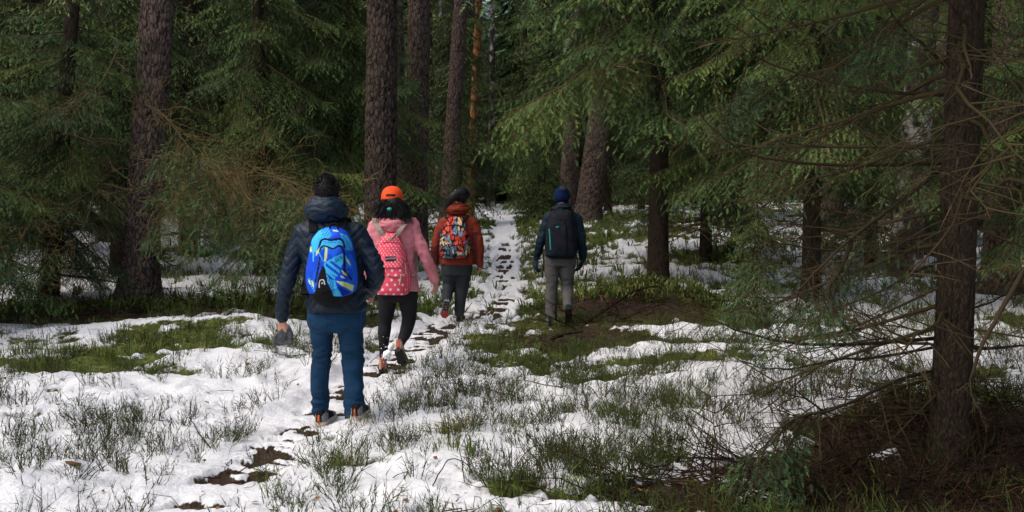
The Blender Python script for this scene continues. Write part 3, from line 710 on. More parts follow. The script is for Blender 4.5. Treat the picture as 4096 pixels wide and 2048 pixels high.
def grass_template(r, nb=16, h=.22, w=.0028, spread=.9):
    V = []; T = []; tt = []
    for i in range(nb):
        az = r.uniform(0, 6.28); d = np.array([math.cos(az), math.sin(az), 0]); rad = r.uniform(0, .05); l = h * r.uniform(.5, 1.2); f = r.uniform(.2, spread)
        p0 = d * rad + [0, 0, -.03]; p1 = p0 + d * l * f * .35 + [0, 0, l * .6]; p2 = p0 + d * l * f + [0, 0, l * (.95 - .5 * f)]
        e = np.array([-d[1], d[0], 0]) * w; k = len(V); V += [p0 - e, p0 + e, p1 + e, p1 - e, p2]; T += [[k, k + 1, k + 2], [k, k + 2, k + 3], [k + 3, k + 2, k + 4]]; ti = r.uniform(.3, .7); tt += [ti - .1, ti - .1, ti, ti, ti + .15]
    return np.array(V), np.array(T), np.zeros(len(T), int), np.clip(np.array(tt), 0, 1)

def scatter(n, dmin, dmax, r, side=1.0, power=1.0):
    """points with a screen-like density falling off with distance"""
    u = r.random(n); d = (dmin ** (-power) + u * (dmax ** (-power) - dmin ** (-power))) ** (-1 / power)
    x = r.uniform(-1, 1, n) * (d * .56 + side); return x, d

def spread(name, label, templates, x, y, z, tint, scl, tilt, material, r, chunks=None):
    A = Acc(); k = r.integers(0, len(templates), len(x))
    for i, t in enumerate(templates):
        m = k == i; n = int(m.sum())
        if not n: continue
        M = rotz(r.uniform(0, 6.28, n)) @ rotx(r.normal(0, tilt, n)) * scl[m][:, None, None]
        V, T, MI, TI = instances(t[0], t[1], t[2], t[3], M, np.stack([x[m], y[m], z[m]], -1), tint[m]); A.add(V, T, MI, np.clip(TI, 0, 1))
    V, T, MI, TI = A.get(); o = mk(name, V, T, material, attrs={'tint': TI}, smooth=False)
    return tag(o, label, kind='stuff')

def undergrowth():
    r = np.random.default_rng(21)
    tb = [bilberry_template(r, 12, .15, .3) for _ in range(5)] + [bilberry_template(r, 6, .20, .1) for _ in range(4)]
    x, y = scatter(26000, 2.0, 17, r, 1.2, .55)
    z, s, br = H(x, y, True); dA, _, _ = path_info(x, y, PATH_A); dB, _, _ = path_info(x, y, PATH_B)
    clump = fbm(x * 2.6, y * 2.6, seed=51, oct=2)
    rightish = sstep(-1.6, .8, x + .10 * (y - 5)) * (.10 + .18 * sstep(4, 7, y)) - .03 - .10 * (1 - sstep(-1.6, -.4, x)) * (1 - sstep(7.5, 9, y))
    dens = np.clip(.16 + rightish + 1.7 * (clump - .50) + .25 * (.62 - s) + .55 * blobs(x, y, _QB), 0.05, .62)
    dens = np.where(np.minimum(dA, dB) < .26, dens * .03, dens); dens = dens * (1 - .85 * np.clip(br, 0, 1))
    k = r.random(len(x)) < dens
    x, y, z, s = x[k], y[k], z[k], s[k]
    print('bilberry', len(x))
    spread('bilberry_undergrowth', 'wiry green bilberry stems poking through the snow', tb, x, y, z, np.clip(r.normal(.45, .2, len(x)), 0, 1), r.uniform(.6, 1.15, len(x)), .2, M_BILB, r)
    # coarser, beyond
    tc = [bilberry_template(r, 5, .20, .1) for _ in range(3)]
    for t in tc: t[0][:] = t[0]
    x, y = scatter(16000, 13, 34, r, 2, .35)
    z, s, br = H(x, y, True); dB, _, _ = path_info(x, y, PATH_B)
    dens = np.clip(.25 + 1.2 * (.62 - s) + 1.5 * (fbm(x * .8, y * .8, seed=52) - .5), .05, 1); dens = np.where(dB < .35, .02, dens)
    k = r.random(len(x)) < dens; x, y, z = x[k], y[k], z[k]
    tg = [grass_template(r, 9, .2, .006) for _ in range(4)]
    spread('grass_tussocks', 'olive green tussocks on the forest floor further back', tg, x, y, z, np.clip(r.normal(.35, .22, len(x)), 0, 1), r.uniform(.7, 1.5, len(x)), .2, M_GRASS, r)
    # pale and green grass near
    tg = [grass_template(r, 16, .2) for _ in range(5)]
    spots = [(1150, 1105, .35, .30, 1), (990, 1180, .35, .3, .8), (860, 1060, .25, .2, 1.2), (900, 1075, .2, .15, 1), (940, 1040, .3, .25, .5), (820, 1185, .3, .25, .6), (1500, 1000, .6, .4, .4), (1650, 950, .8, .4, .4), (300, 915, 2.2, .6, 1.3), (600, 865, 1.6, .5, 1.2), (1240, 1150, .3, .2, .5),
             (1560, 700, 1.5, 2.5, .7), (1350, 640, .5, 4, .6), (1860, 930, .8, .6, .4), (1420, 880, .8, .5, .4)]
    B = [(G0(u, v)[:2], a, b, c) for (u, v, a, b, c) in spots]
    x, y = scatter(17000, 2.5, 18, r, 1, .5); z, s, br = H(x, y, True); dA, _, _ = path_info(x, y, PATH_A); dB, _, _ = path_info(x, y, PATH_B)
    dens = np.clip(.015 + .5 * blobs(x, y, B) + 1.1 * (.58 - s), 0, .9) * (1 - .97 * np.clip(br * 1.15, 0, 1)); dens = np.where(np.minimum(dA, dB) < .28, 0, dens)
    k = r.random(len(x)) < dens; x, y, z = x[k], y[k], z[k]; print('grass', len(x))
    tn = np.clip(r.normal(.34, .2, len(x)) + .45 * blobs(x, y, B[:6]), 0, 1)
    spread('grass', 'tufts of green and straw coloured grass in the thawed patches', tg, x, y, z, tn, r.uniform(.6, 1.2, len(x)), .2, M_GRASS, r)
    # litter of dead twigs under the trees
    def stick(r):
        p = np.cumsum(np.vstack([[0, 0, .01], r.normal(0, 1, (4, 3)) * [.045, .02, .022] + [.07, 0, .004]]), 0)
        V, T = tubes(p, np.linspace(.004, .0012, 5), 3); return V, T, np.zeros(len(T), int), np.full(len(V), .5)
    ts = [stick(r) for _ in range(8)]
    x, y = scatter(34000, 2.2, 17, r, 1.5, .7); z, s, br = H(x, y, True)
    dens = np.clip(np.clip(br, 0, 1) * .8 * (1 - sstep(.45, .6, s)) + .004, 0, 1); dA, _, _ = path_info(x, y, PATH_A); dens = np.where(dA < .3, dens * .15, dens)
    k = r.random(len(x)) < dens; x, y, z = x[k], y[k], z[k]; print('sticks', len(x))
    A = Acc(); kk = r.integers(0, 8, len(x))
    spread('twig_litter', 'tangle of dead brown twigs lying under the spruces', ts, x, y, z + .01, np.clip(r.normal(.45, .25, len(x)), 0, 1), r.uniform(.5, 1.5, len(x)), .5, M_LITTER, r)
    # fallen leaves
    lf = np.array([[0, 0, 0], [.02, .013, .006], [.045, 0, .01], [.02, -.013, .002]]); lt = (lf, np.array([[0, 1, 2], [0, 2, 3]]), np.zeros(2, int), np.full(4, .5))
    x, y = scatter(1100, 2.2, 14, r, 1, .9); z, s, br = H(x, y, True)
    spread('fallen_leaves', 'scattered russet fallen leaves on the snow', [lt], x, y, z + .012, r.random(len(x)), r.uniform(.4, 1.1, len(x)), .5, M_LEAF, r)
undergrowth()
def brushwood():
    r = np.random.default_rng(61); tm = [spruce_branch(r, 1.0, False, True, .15) for _ in range(5)]
    for (spots, lb) in (([(2150, 1150), (2300, 1110), (2450, 1130), (2250, 1220), (2450, 1240), (2020, 1200), (2350, 1050), (1850, 1240), (1960, 1190), (2100, 1265), (2300, 1275), (2500, 1270), (1750, 1270), (1900, 1280)], 'dark tangle of dead spruce twigs around the foot of the near trunk'), ([(1560, 800), (1620, 775), (1690, 770), (1760, 790), (1500, 830), (1640, 745)], 'brown heap of dead twigs on the bank under the brown spruce trunk'), ([(640, 775), (560, 770), (720, 765), (470, 785), (200, 805)], 'low heap of dead brown twigs between the spruces on the left')):
        A = Acc()
        for (u, v) in spots:
            c = G0(u, v); n = 9
            for _ in range(n):
                sp = .16 * c[1] / 4.5; x, y = c[0] + r.normal(0, sp), c[1] + r.normal(0, sp * .6); t = tm[r.integers(5)]; sc = r.uniform(.35, .8)
                M = rotz(r.uniform(0, 6.28)) @ roty(-r.uniform(-.1, .55)) @ rotx(r.uniform(0, 6.28)) * sc
                A.add(t[0] @ M.T + [x, y, float(H(x, y)) + .03], t[1], 0, np.clip(t[3] * .8 + r.normal(-.1, .2), 0, 1))
        V, T, _, Tn = A.get(); tag(mk('brushwood', V, T, M_LITTER, attrs={'tint': Tn}), lb, kind='stuff')
brushwood()

# ------------------------------------------------------------------ people
def capsule(pts, rad, sides=12, K=None, flat=None):
    """closed tapering tube with round ends; flat = (direction, factor) squashes the section"""
    pts = np.asarray(pts, float); rad = np.asarray(rad, float)
    if K is None: K = max(6, len(pts) * 5)
    p = catmull(pts, K) if len(pts) > 2 else np.linspace(pts[0], pts[-1], K)
    r = np.interp(np.linspace(0, 1, K), np.linspace(0, 1, len(rad)), rad)
    d0 = unit(p[0] - p[1]); d1 = unit(p[-1] - p[-2])
    caps = [(math.sin(a), math.cos(a)) for a in (1.35, .95, .5)]
    p = np.concatenate([[p[0] + d0 * r[0] * s for s, c in caps], p, [p[-1] + d1 * r[-1] * s for s, c in caps[::-1]]])
    r = np.concatenate([[r[0] * c for s, c in caps], r, [r[-1] * c for s, c in caps[::-1]]])
    V, T = tubes(p, r, sides, cap=True)
    if flat is not None:
        dr, f = flat; dr = unit(dr); n = len(p)
        ctr = np.concatenate([np.repeat(p, sides, 0), p[[0, -1]]]); q = (V - ctr) @ dr
        V = V - (q * (1 - f))[:, None] * dr
    return V, T
def rings(R, sides=28, ex=2.3):
    """closed loft of horizontal superellipse rings: (cx, cy, z, rx, ry)"""
    th = np.arange(sides) / sides * 2 * PI; c, s = np.cos(th), np.sin(th)
    c = np.sign(c) * np.abs(c) ** (2 / ex); s = np.sign(s) * np.abs(s) ** (2 / ex)
    R = catmull(np.array(R, float), len(R) * 4); V = []
    for cx, cy, z, rx, ry in R: V.append(np.stack([cx + rx * c, cy + ry * s, np.full(sides, z)], -1))
    K = len(V); V = np.concatenate(V); idx = np.arange(K * sides).reshape(K, sides)
    a, b = idx[:-1], idx[1:]; a2, b2 = np.roll(a, -1, 1), np.roll(b, -1, 1)
    T = [np.stack([a, b, b2], -1).reshape(-1, 3), np.stack([a, b2, a2], -1).reshape(-1, 3)]
    n = len(V); V = np.concatenate([V, [[R[0][0], R[0][1], R[0][2]], [R[-1][0], R[-1][1], R[-1][2]]]])
    r0, r1 = idx[0], idx[-1]
    T += [np.stack([r0, np.roll(r0, -1), np.full(sides, n)], -1), np.stack([np.roll(r1, -1), r1, np.full(sides, n + 1)], -1)]
    return V, np.concatenate(T)
def ball(c, r, nu=24, nv=14, M=None):
    th = np.arange(nu) / nu * 2 * PI; ph = np.linspace(0, PI, nv + 2)[1:-1]
    V = np.array([[math.sin(p) * math.cos(t), math.sin(p) * math.sin(t), math.cos(p)] for p in ph for t in th] + [[0, 0, 1], [0, 0, -1]])
    T = []
    for i in range(nv - 1):
        for j in range(nu):
            a, b, c2, d = i * nu + j, i * nu + (j + 1) % nu, (i + 1) * nu + (j + 1) % nu, (i + 1) * nu + j
            T += [[a, d, c2], [a, c2, b]]
    for j in range(nu): T += [[nv * nu, j, (j + 1) % nu], [nv * nu + 1, (nv - 1) * nu + (j + 1) % nu, (nv - 1) * nu + j]]
    V = V * np.asarray(r)
    if M is not None: V = V @ np.asarray(M).T
    return V + np.asarray(c), np.array(T)

def fuse(name, pieces, voxel, smooth, mats, parent, post=None, decimate=None, origin=None, attrs=None):
    """union of closed pieces as one continuous skin"""
    A = Acc()
    for V, T in pieces: A.add(V, T)
    V, T, _, _ = A.get(); o = mk(name, V, T, mats, origin=origin)
    m = o.modifiers.new('r', 'REMESH'); m.mode = 'VOXEL'; m.voxel_size = voxel; m.use_smooth_shade = True
    s = o.modifiers.new('s', 'SMOOTH'); s.factor = .5; s.iterations = smooth
    if decimate: dm = o.modifiers.new('d', 'DECIMATE'); dm.ratio = decimate
    dg = bpy.context.evaluated_depsgraph_get(); me = bpy.data.meshes.new_from_object(o.evaluated_get(dg)); old = o.data
    o.modifiers.clear(); o.data = me; bpy.data.meshes.remove(old); me.name = name
    n = len(me.vertices); co = np.empty(n * 3, np.float32); me.vertices.foreach_get('co', co); co = co.reshape(-1, 3)
    if post:
        no = np.empty(n * 3, np.float32); me.vertices.foreach_get('normal', no); no = no.reshape(-1, 3)
        w = co + (np.asarray(origin) if origin is not None else 0)
        dsp = post(w, no); co = co + no * dsp[:, None]; me.vertices.foreach_set('co', co.astype(np.float32).ravel())
    me.materials.clear()
    for mm in (mats if isinstance(mats, (list, tuple)) else [mats]): me.materials.append(mm)
    me.polygons.foreach_set('use_smooth', np.ones(len(me.polygons), bool)); me.update()
    if parent is not None: o.parent = parent; o.location = (0, 0, 0)
    return o

def head_geo(c, yaw=0.0, pitch=0.0, s=1.0):
    """a head looking along +Y, with brow, nose, lips, chin and ears"""
    V, T = ball((0, 0, 0), (1, 1, 1), 40, 30)
    x, y, z = V[:, 0], V[:, 1], V[:, 2]
    jaw = sstep(.1, -1, z); X = x * (.077 - .020 * jaw); Y = y * .098 * (1 - .10 * jaw * (y < 0)) - .012 * jaw * (y < 0); Z = z * .118
    front = np.clip(y, 0, 1)
    Y = Y + front * (.022 * np.exp(-(x / .13) ** 2 - ((z + .12) / .17) ** 2) + .006 * np.exp(-(x / .3) ** 2 - ((z + .42) / .07) ** 2) + .005 * np.exp(-(x / .3) ** 2 - ((z + .52) / .06) ** 2)
                     + .008 * np.exp(-(x / .3) ** 2 - ((z + .85) / .18) ** 2) + .006 * np.exp(-((z - .18) / .1) ** 2 - (x / .6) ** 2)
                     - .012 * np.exp(-((np.abs(x) - .36) / .15) ** 2 - ((z - .02) / .10) ** 2))
    V = np.stack([X, Y, Z], -1); out = [(V, T)]
    for sg in (1, -1):
        e, t = ball((sg * .086, -.008, -.012), (.010, .022, .034), 14, 10, rotz(.35 * sg)); out.append((e, t))
    M = rotz(yaw) @ rotx(pitch) * s
    return [((v @ M.T) + c, t) for v, t in out]

def hand_geo(w, d, palm, side, s=1.0, curl=.35, thumb=.6, fat=1.0):
    """w wrist, d finger direction, palm = direction the palm faces, side = direction of the thumb"""
    w = np.asarray(w, float); d = unit(d); palm = unit(np.asarray(palm, float) - d * np.dot(palm, d)); t = unit(np.cross(d, palm)); t = t if np.dot(t, side) > 0 else -t
    out = [capsule([w - d * .03, w + d * .02], [.024 * s * fat, .025 * s * fat], flat=(palm, .75))]
    L4 = [.074, .082, .076, .060]; off = [.030, .010, -.011, -.030]
    for i in range(4):
        k = w + d * .088 * s * (1 - .04 * abs(i - 1)) + t * off[i] * s
        out.append(capsule([w + d * .012 * s + t * off[i] * .6 * s, k], [.0155 * s * fat, .0125 * s * fat], flat=(palm, .85)))
        c = curl * (1 + .15 * i); p = [k - d * .012]; dd = d; ln = L4[i] * s
        for seg, fr in enumerate((.42, .33, .25)):
            a = c * (1, 1.2, .9)[seg]; dd = unit(dd * math.cos(a) + palm * math.sin(a)); p.append(p[-1] + dd * ln * (fr + (.14 if seg == 0 else 0)))
        out.append(capsule(p, [.0105 * s * fat, .0096 * s * fat, .0088 * s * fat, .0076 * s * fat], 10))
    b = w + d * .022 * s + t * .020 * s
    td = unit(d * .75 + t * thumb + palm * .45)
    out.append(capsule([b, b + td * .045 * s, b + unit(td + d * .3) * .072 * s + palm * .006, b + unit(td + d * .6) * .095 * s + palm * .014], [.0155 * s * fat, .0125 * s * fat, .0108 * s * fat, .009 * s * fat], 10))
    return out

def fold_noise(w, sx, sy, sz, seed, amp):
    n = fbm(w[:, 0] * sx, w[:, 1] * sy, w[:, 2] * sz, seed=seed, oct=3); return amp * (.45 - 4 * np.abs(n - .5))

def fabric(name, c, rough=.8, nscale=60, b=.25, var=.25, spec=.3, bd=.004, blotch=3.0):
    m = mat(name, rough=rough, spec=spec); n = noise_node(m, blotch, 4); n2 = noise_node(m, nscale, 3)
    lo = tuple(x * (1 - var) for x in c[:3]) + (1,); hi = tuple(min(1, x * (1 + var)) for x in c[:3]) + (1,)
    r = ramp(m, n.outputs[0], [(.3, lo), (.7, hi)]); L(m, r.outputs[0], bsdf(m).inputs['Base Color']); bump(m, n2.outputs[0], b, bd); return m
M_SKIN = fabric('skin', (.50, .27, .18), .55, 80, .1, .08)
M_SKIN2 = fabric('tanned_skin', (.36, .19, .12), .55, 80, .1, .08)
M_HAIR = fabric('black_hair', (.008, .007, .007), .55, 90, .5, .3, .3)
M_NAVY = fabric('navy_quilted_nylon', (.005, .015, .030), .5, 45, .25, .25, .28)
M_JEANS = fabric('blue_denim', (.006, .034, .080), .85, 120, .35, .3, .2)
M_PINK = fabric('pink_shell_fabric', (.60, .21, .245), .7, 30, .3, .08, .25)
M_PINKD = fabric('darker_pink_fabric', (.42, .11, .14), .7, 30, .3, .08)
M_BLACK = fabric('black_leggings', (.009, .010, .013), .8, 80, .2, .2, .25)
M_RUST = fabric('rust_shell_fabric', (.20, .028, .011), .75, 30, .3, .12, .25)
M_MAROON = fabric('maroon_panel_fabric', (.11, .018, .016), .75, 30, .3, .12, .25)
M_DGREY = fabric('dark_grey_trousers', (.022, .028, .032), .8, 50, .3, .25)
M_TEALNAVY = fabric('dark_teal_jacket', (.003, .014, .024), .7, 30, .3, .35, .2)
M_GREYTR = fabric('grey_hiking_trousers', (.10, .095, .092), .85, 60, .3, .2)
M_ORANGE_C = fabric('orange_cap_twill', (.80, .075, .012), .8, 90, .2, .08)
M_WHITE = fabric('white_lining', (.62, .60, .66), .8, 40, .4, .1)
M_BLUEKNIT = fabric('royal_blue_knit', (.004, .012, .048), .95, 110, .8, .35, .1, .006)
M_GREYKNIT = fabric('grey_knit', (.10, .105, .11), .95, 130, .9, .45, .1, .008, 30)
M_GLOVE = fabric('dark_blue_glove', (.006, .016, .045), .8, 60, .3, .3)
M_PACKBLACK = fabric('black_pack_cloth', (.008, .008, .010), .8, 70, .3, .2, .12)
M_STRAPG = fabric('beige_webbing', (.27, .24, .20), .8, 90, .3, .1)
M_RUBBER = fabric('black_rubber', (.012, .012, .014), .7, 50, .3, .2)
M_SOLEW = fabric('off_white_sole', (.50, .42, .34), .7, 50, .2, .15)
M_SHOEB = fabric('beige_shoe_leather', (.42, .31, .23), .75, 40, .3, .15)
M_SHOER = fabric('rust_shoe_panel', (.30, .085, .055), .75, 40, .3, .15)
M_SHOEG = fabric('grey_shoe_mesh', (.18, .19, .20), .75, 60, .5, .2)
M_SHOEO = fabric('orange_shoe_tab', (.65, .12, .03), .7, 40, .2, .15)
M_REDRUB = fabric('red_rubber', (.50, .045, .02), .7, 40, .2, .15)
M_TEAL = fabric('teal_zip', (.02, .33, .30), .6, 40, .1, .1)
M_SNOWC = fabric('kicked_snow', (.85, .87, .9), .9, 60, .4, .03)
M_EYE = mat('eye', (.7, .7, .68, 1), .2)
def print_mat(name, rough=.8):
    m = mat(name, rough=rough, spec=.15); a = attr(m, 'print'); L(m, a.outputs['Color'], bsdf(m).inputs['Base Color'])
    n = noise_node(m, 70, 3); bump(m, n.outputs[0], .25, .004); return m
M_PRINT = print_mat('printed_pack_cloth')

def shoe(parent, heel, toe, up, origin, uppers, sole_m, name='shoe', tab=None, lugs=None, w=1.0, high=0.0, tongue=None):
    """one shoe between heel and toe points (at the sole); uppers = (main, panel) materials"""
    heel = np.asarray(heel, float); toe = np.asarray(toe, float); t = unit(toe - heel); Ls = np.linalg.norm(toe - heel)
    up = unit(np.asarray(up, float) - t * np.dot(up, t)); sd = np.cross(t, up)
    q = np.array([0, .06, .18, .34, .5, .66, .8, .92, 1.0]); hw = np.array([.020, .031, .036, .035, .037, .045, .046, .034, .012]) * w
    top = np.array([.085 + high, .108 + high, .112 + high, .112 + high * .8, .088, .070, .056, .046, .036])
    th = np.linspace(0, PI, 11)
    def ringv(i, k0, k1, ang):
        c = heel + t * Ls * q[i]; return np.array([c + sd * hw[i] * k0 * np.sign(math.cos(a)) * abs(math.cos(a)) ** .6 + up * (.018 + (top[i] - .018) * k1 * abs(math.sin(a)) ** (.75 if i > 3 else .5)) for a in ang])
    V = np.concatenate([ringv(i, 1, 1, th) for i in range(9)]); n = 11; T = []; MI = []
    for i in range(8):
        for j in range(n - 1):
            a, b, c, d = i * n + j, i * n + j + 1, (i + 1) * n + j + 1, (i + 1) * n + j; T += [[a, b, c], [a, c, d]]
            panel = (i in (0, 1) and 1 < j < 8) or (i in (3, 4) and j in (0, 1, 2, 7, 8, 9))
            MI += [1 if panel else 0] * 2
    k = len(V); V = np.concatenate([V, [heel + up * .05, toe + up * .02]])
    for j in range(n - 1): T += [[k, j + 1, j]]; MI.append(1)
    for j in range(n - 1): T += [[k + 1, 8 * n + j, 8 * n + j + 1]]; MI.append(0)
    o = mk(name, V, T, list(uppers), parent=parent, mi=MI, origin=None)
    A = Acc(); out = []
    for lvl, (g, hgt) in enumerate(((1.10, -.004), (1.14, .010), (1.10, .026), (.96, .027))):
        pr = []
        for sg in (1, -1):
            rngi = range(9) if sg == 1 else range(8, -1, -1)
            for i in rngi: pr.append(heel + t * (Ls * (q[i] * 1.03 - .015)) + sd * sg * hw[i] * g + up * (hgt + .012 * (q[i] > .9)))
        out.append(pr)
    out = np.array(out); m = 18
    T2 = []
    for l in range(3):
        for j in range(m): a, b = l * m + j, l * m + (j + 1) % m; T2 += [[a, b, b + m], [a, b + m, a + m]]
    V2 = out.reshape(-1, 3); cc = len(V2); V2 = np.concatenate([V2, [heel + t * Ls * .5 - up * .004, heel + t * Ls * .5 + up * .03]])
    for j in range(m): T2 += [[cc, (j + 1) % m, j], [cc + 1, 3 * m + j, 3 * m + (j + 1) % m]]
    so = mk('sole', V2, T2, sole_m, parent=o, smooth=False)
    LA = Acc()
    for i in range(7):
        for sg in (-1, 0, 1):
            qq = .06 + i * .145; hwi = np.interp(qq, q, hw); c = heel + t * Ls * qq + sd * sg * hwi * .62 - up * .006
            a_, b_, h_ = t * Ls * .048, sd * hwi * .24, up * .004
            cv = [c + s1 * a_ + s2 * b_ + s3 * h_ for s3 in (-1, 1) for s2 in (-1, 1) for s1 in (-1, 1)]
            LA.add(cv, [[0, 2, 3], [0, 3, 1], [0, 1, 5], [0, 5, 4], [2, 6, 7], [2, 7, 3], [0, 4, 6], [0, 6, 2], [1, 3, 7], [1, 7, 5]], 1 if (lugs is not None and (i > 3 or (i == 2 and sg == 0))) else 0)
    V3, T3, M3, _ = LA.get(); mk('tread', V3, T3, [M_RUBBER if lugs is None else uppers[0], lugs or M_RUBBER], parent=o, mi=M3, smooth=False)
    if tab is not None:
        V4, T4 = capsule([heel - t * .006 + up * .04, heel - t * .004 + up * (.075 + high)], [.009, .007], 8); mk('heel_tab', V4, T4, tab, parent=o)
    for ch in (so,) + tuple(o.children): pass
    return o

class Figure:
    def __init__(s, foot_px, label):
        # distance from where the standing foot meets the ground
        u, v = foot_px; s.base = G(u / 1.5901, v / 1.5901); s.d = float(s.base[1]); s.px = s.d / FPX
        s.root = empty('person', s.base, label, 'person')
    def p(s, u, v, dy=0.0): return P(u, v, s.d + dy)
    def limb(s, chain, k=1.03, sides=14, flat=None):
        """chain of (u, v, half width px, dy)"""
        return capsule([s.p(c[0], c[1], c[3] if len(c) > 3 else 0) for c in chain], [c[2] * s.px * k for c in chain], sides, flat=flat)
    def torso(s, R, k=1.02, dy=0):
        """(v, u_left, u_right, half depth[, dy])"""
        out = []
        for r in R:
            c = s.p((r[1] + r[2]) / 2, r[0], (r[4] if len(r) > 4 else 0) + dy); out.append((c[0], c[1], c[2], (r[2] - r[1]) / 2 * s.px * k, r[3] * k))
        return rings(out[::-1])
    def loc(s, V): return np.asarray(V) - s.base
    def put(s, name, V, T, m, **kw): return mk(name, s.loc(V), T, m, parent=s.root, **kw)
    def fuse(s, name, pieces, voxel, smooth, m, **kw):
        o = fuse(name, [(v - s.base, t) for v, t in pieces], voxel, smooth, m, s.root, **({k: v for k, v in kw.items() if k != 'post'}), post=(lambda w, n: kw['post'](w + s.base, n)) if kw.get('post') else None); return o

def world_bvh(o, base):
    me = o.data; n = len(me.vertices); co = np.empty(n * 3, np.float32); me.vertices.foreach_get('co', co); co = co.reshape(-1, 3) + np.asarray(base)
    return BVHTree.FromPolygons([Vector(c) for c in co], [tuple(p.vertices) for p in me.polygons])
def seams(fig, on, lines, name, m, w=.0022, lift=.002, parent=None, K=14, close=None):
    """thin raised stitching laid on a garment along view lines (photograph pixels)"""
    bv = world_bvh(on, fig.base); C = Vector((0, 0, CAMZ)); A = Acc()
    for ln in lines:
        ln = np.array(ln, float); pts = []
        seg = np.linspace(0, len(ln) - 1, K)
        for t in seg:
            i = min(int(t), len(ln) - 2); q = ln[i] + (ln[i + 1] - ln[i]) * (t - i); d = Vector(P(q[0], q[1], 10)) - C; d.normalize()
            h = bv.ray_cast(C, d)
            if h[0] is not None and (not pts or np.linalg.norm(np.array(h[0]) - pts[-1]) < .12): pts.append(np.array(h[0] + h[1] * lift))
        if len(pts) > 2: A.add(*tubes(np.array(pts), np.full(len(pts), w), 5))
    if A.V:
        V, T, _, _ = A.get(); return mk(name, V - fig.base, T, m, parent=parent or on)

def strands(c, n, length, r, M_up, gen):
    V = []; T = []
    for i in range(n):
        p0, p1, p2, w = gen(i); k = len(V); e = unit(np.cross(p2 - p0, r.normal(size=3))) * w
        V += [p0 - e, p0 + e, p1 + e * .9, p1 - e * .9, p2]; T += [[k, k + 1, k + 2], [k, k + 2, k + 3], [k + 3, k + 2, k + 4]]
    return np.array(V), np.array(T)

# --- printed backpacks
def pack(fig, name, label, rows, back_dy, color_fn, relief=None, ns=90, nt=140, ex=2.7, m=None):
    """rows: (v, uL, uR, depth) on the photograph's pixels from top to bottom; returns (root, front part)"""
    rows = np.array(rows, float); R = catmull(rows, nt); C = []
    s = np.linspace(-1, 1, ns); V = np.zeros((nt, ns, 3))
    for i, (v, ul, ur, dp) in enumerate(R):
        a = fig.p(ul, v, back_dy); b = fig.p(ur, v, back_dy); sx = np.sign(s) * (1 - (1 - np.abs(s)) ** 1.6)
        x = a[0] + (b[0] - a[0]) * (sx * .5 + .5); prof = (1 - np.abs(sx) ** ex) ** (1 / ex)
        V[i, :, 0] = x; V[i, :, 1] = fig.d + back_dy - dp * prof; V[i, :, 2] = a[2]
    u, vv = proj(V.reshape(-1, 3)); 
    u = u.reshape(nt, ns); vv = vv.reshape(nt, ns)
    if relief is not None:
        V[:, :, 1] -= relief(u, vv) * (1 - np.abs(s)[None] ** 8)
    wr = fbm(V[..., 0] * 11, V[..., 1] * 6, V[..., 2] * 9, seed=int(fig.d * 10), oct=3); V[..., 1] -= (wr - .5) * .022
    col = color_fn(u, vv).reshape(-1, 4)
    idx = np.arange(nt * ns).reshape(nt, ns); a, b, c, d = idx[:-1, :-1], idx[:-1, 1:], idx[1:, 1:], idx[1:, :-1]
    T = np.concatenate([np.stack([a, d, c], -1).reshape(-1, 3), np.stack([a, c, b], -1).reshape(-1, 3)])
    base = np.array([V[..., 0].mean(), fig.d + back_dy, V[..., 2].min()])
    root = empty(name, base, label, 'backpack')
    mk('shell', V.reshape(-1, 3) - base, T, m or M_PRINT, parent=root, colors=col)
    # back panel
    ring = np.concatenate([V[:, 0], V[::-1, -1]]); n = len(ring); inner = ring.copy(); inner[:, 1] += .02
    cc = inner.mean(0); Vb = np.concatenate([ring, inner, [cc]]); i = np.arange(n); j = (i + 1) % n
    Tb = np.concatenate([np.stack([i, j, j + n], -1), np.stack([i, j + n, i + n], -1), np.stack([i + n, j + n, np.full(n, 2 * n)], -1)])
    mk('back_panel', Vb - base, Tb, M_PACKBLACK, parent=root)
    surf = BVHTree.FromPolygons([Vector(c) for c in V.reshape(-1, 3)], [tuple(t) for t in T])
    return root, base, surf
def on_pack(surf, pts, lift=.003):
    C = Vector((0, 0, CAMZ)); out = []
    for q in pts:
        d = Vector(P(q[0], q[1], 10)) - C; d.normalize(); h = surf.ray_cast(C, d)
        if h[0] is not None: out.append(np.array(h[0]) - np.array([0, lift, 0]))
    return np.array(out)
def pack_line(root, base, surf, name, pts, w, m, lift=.003, K=24):
    p = on_pack(surf, catmull(pts, K), lift)
    if len(p) > 2: V, T = tubes(p, np.full(len(p), w), 5); return mk(name, V - base, T, m, parent=root)
def ribbon(path, width_dir, w, th, m, name, base, parent):
    p = catmull(path, 26); K = len(p); wd = np.asarray(width_dir, float); wd = unit(np.broadcast_to(wd, p.shape))
    t = unit(np.gradient(p, axis=0)); wd = unit(wd - t * (wd * t).sum(1, keepdims=True)); n = np.cross(t, wd)
    V = np.stack([p + wd * w + n * th, p - wd * w + n * th, p - wd * w - n * th, p + wd * w - n * th], 1); idx = np.arange(K * 4).reshape(K, 4)
    a, b = idx[:-1], idx[1:]; a2, b2 = np.roll(a, -1, 1), np.roll(b, -1, 1)
    T = np.concatenate([np.stack([a, b, b2], -1).reshape(-1, 3), np.stack([a, b2, a2], -1).reshape(-1, 3)])
    return mk(name, V.reshape(-1, 3) - base, T, m, parent=parent, smooth=False)
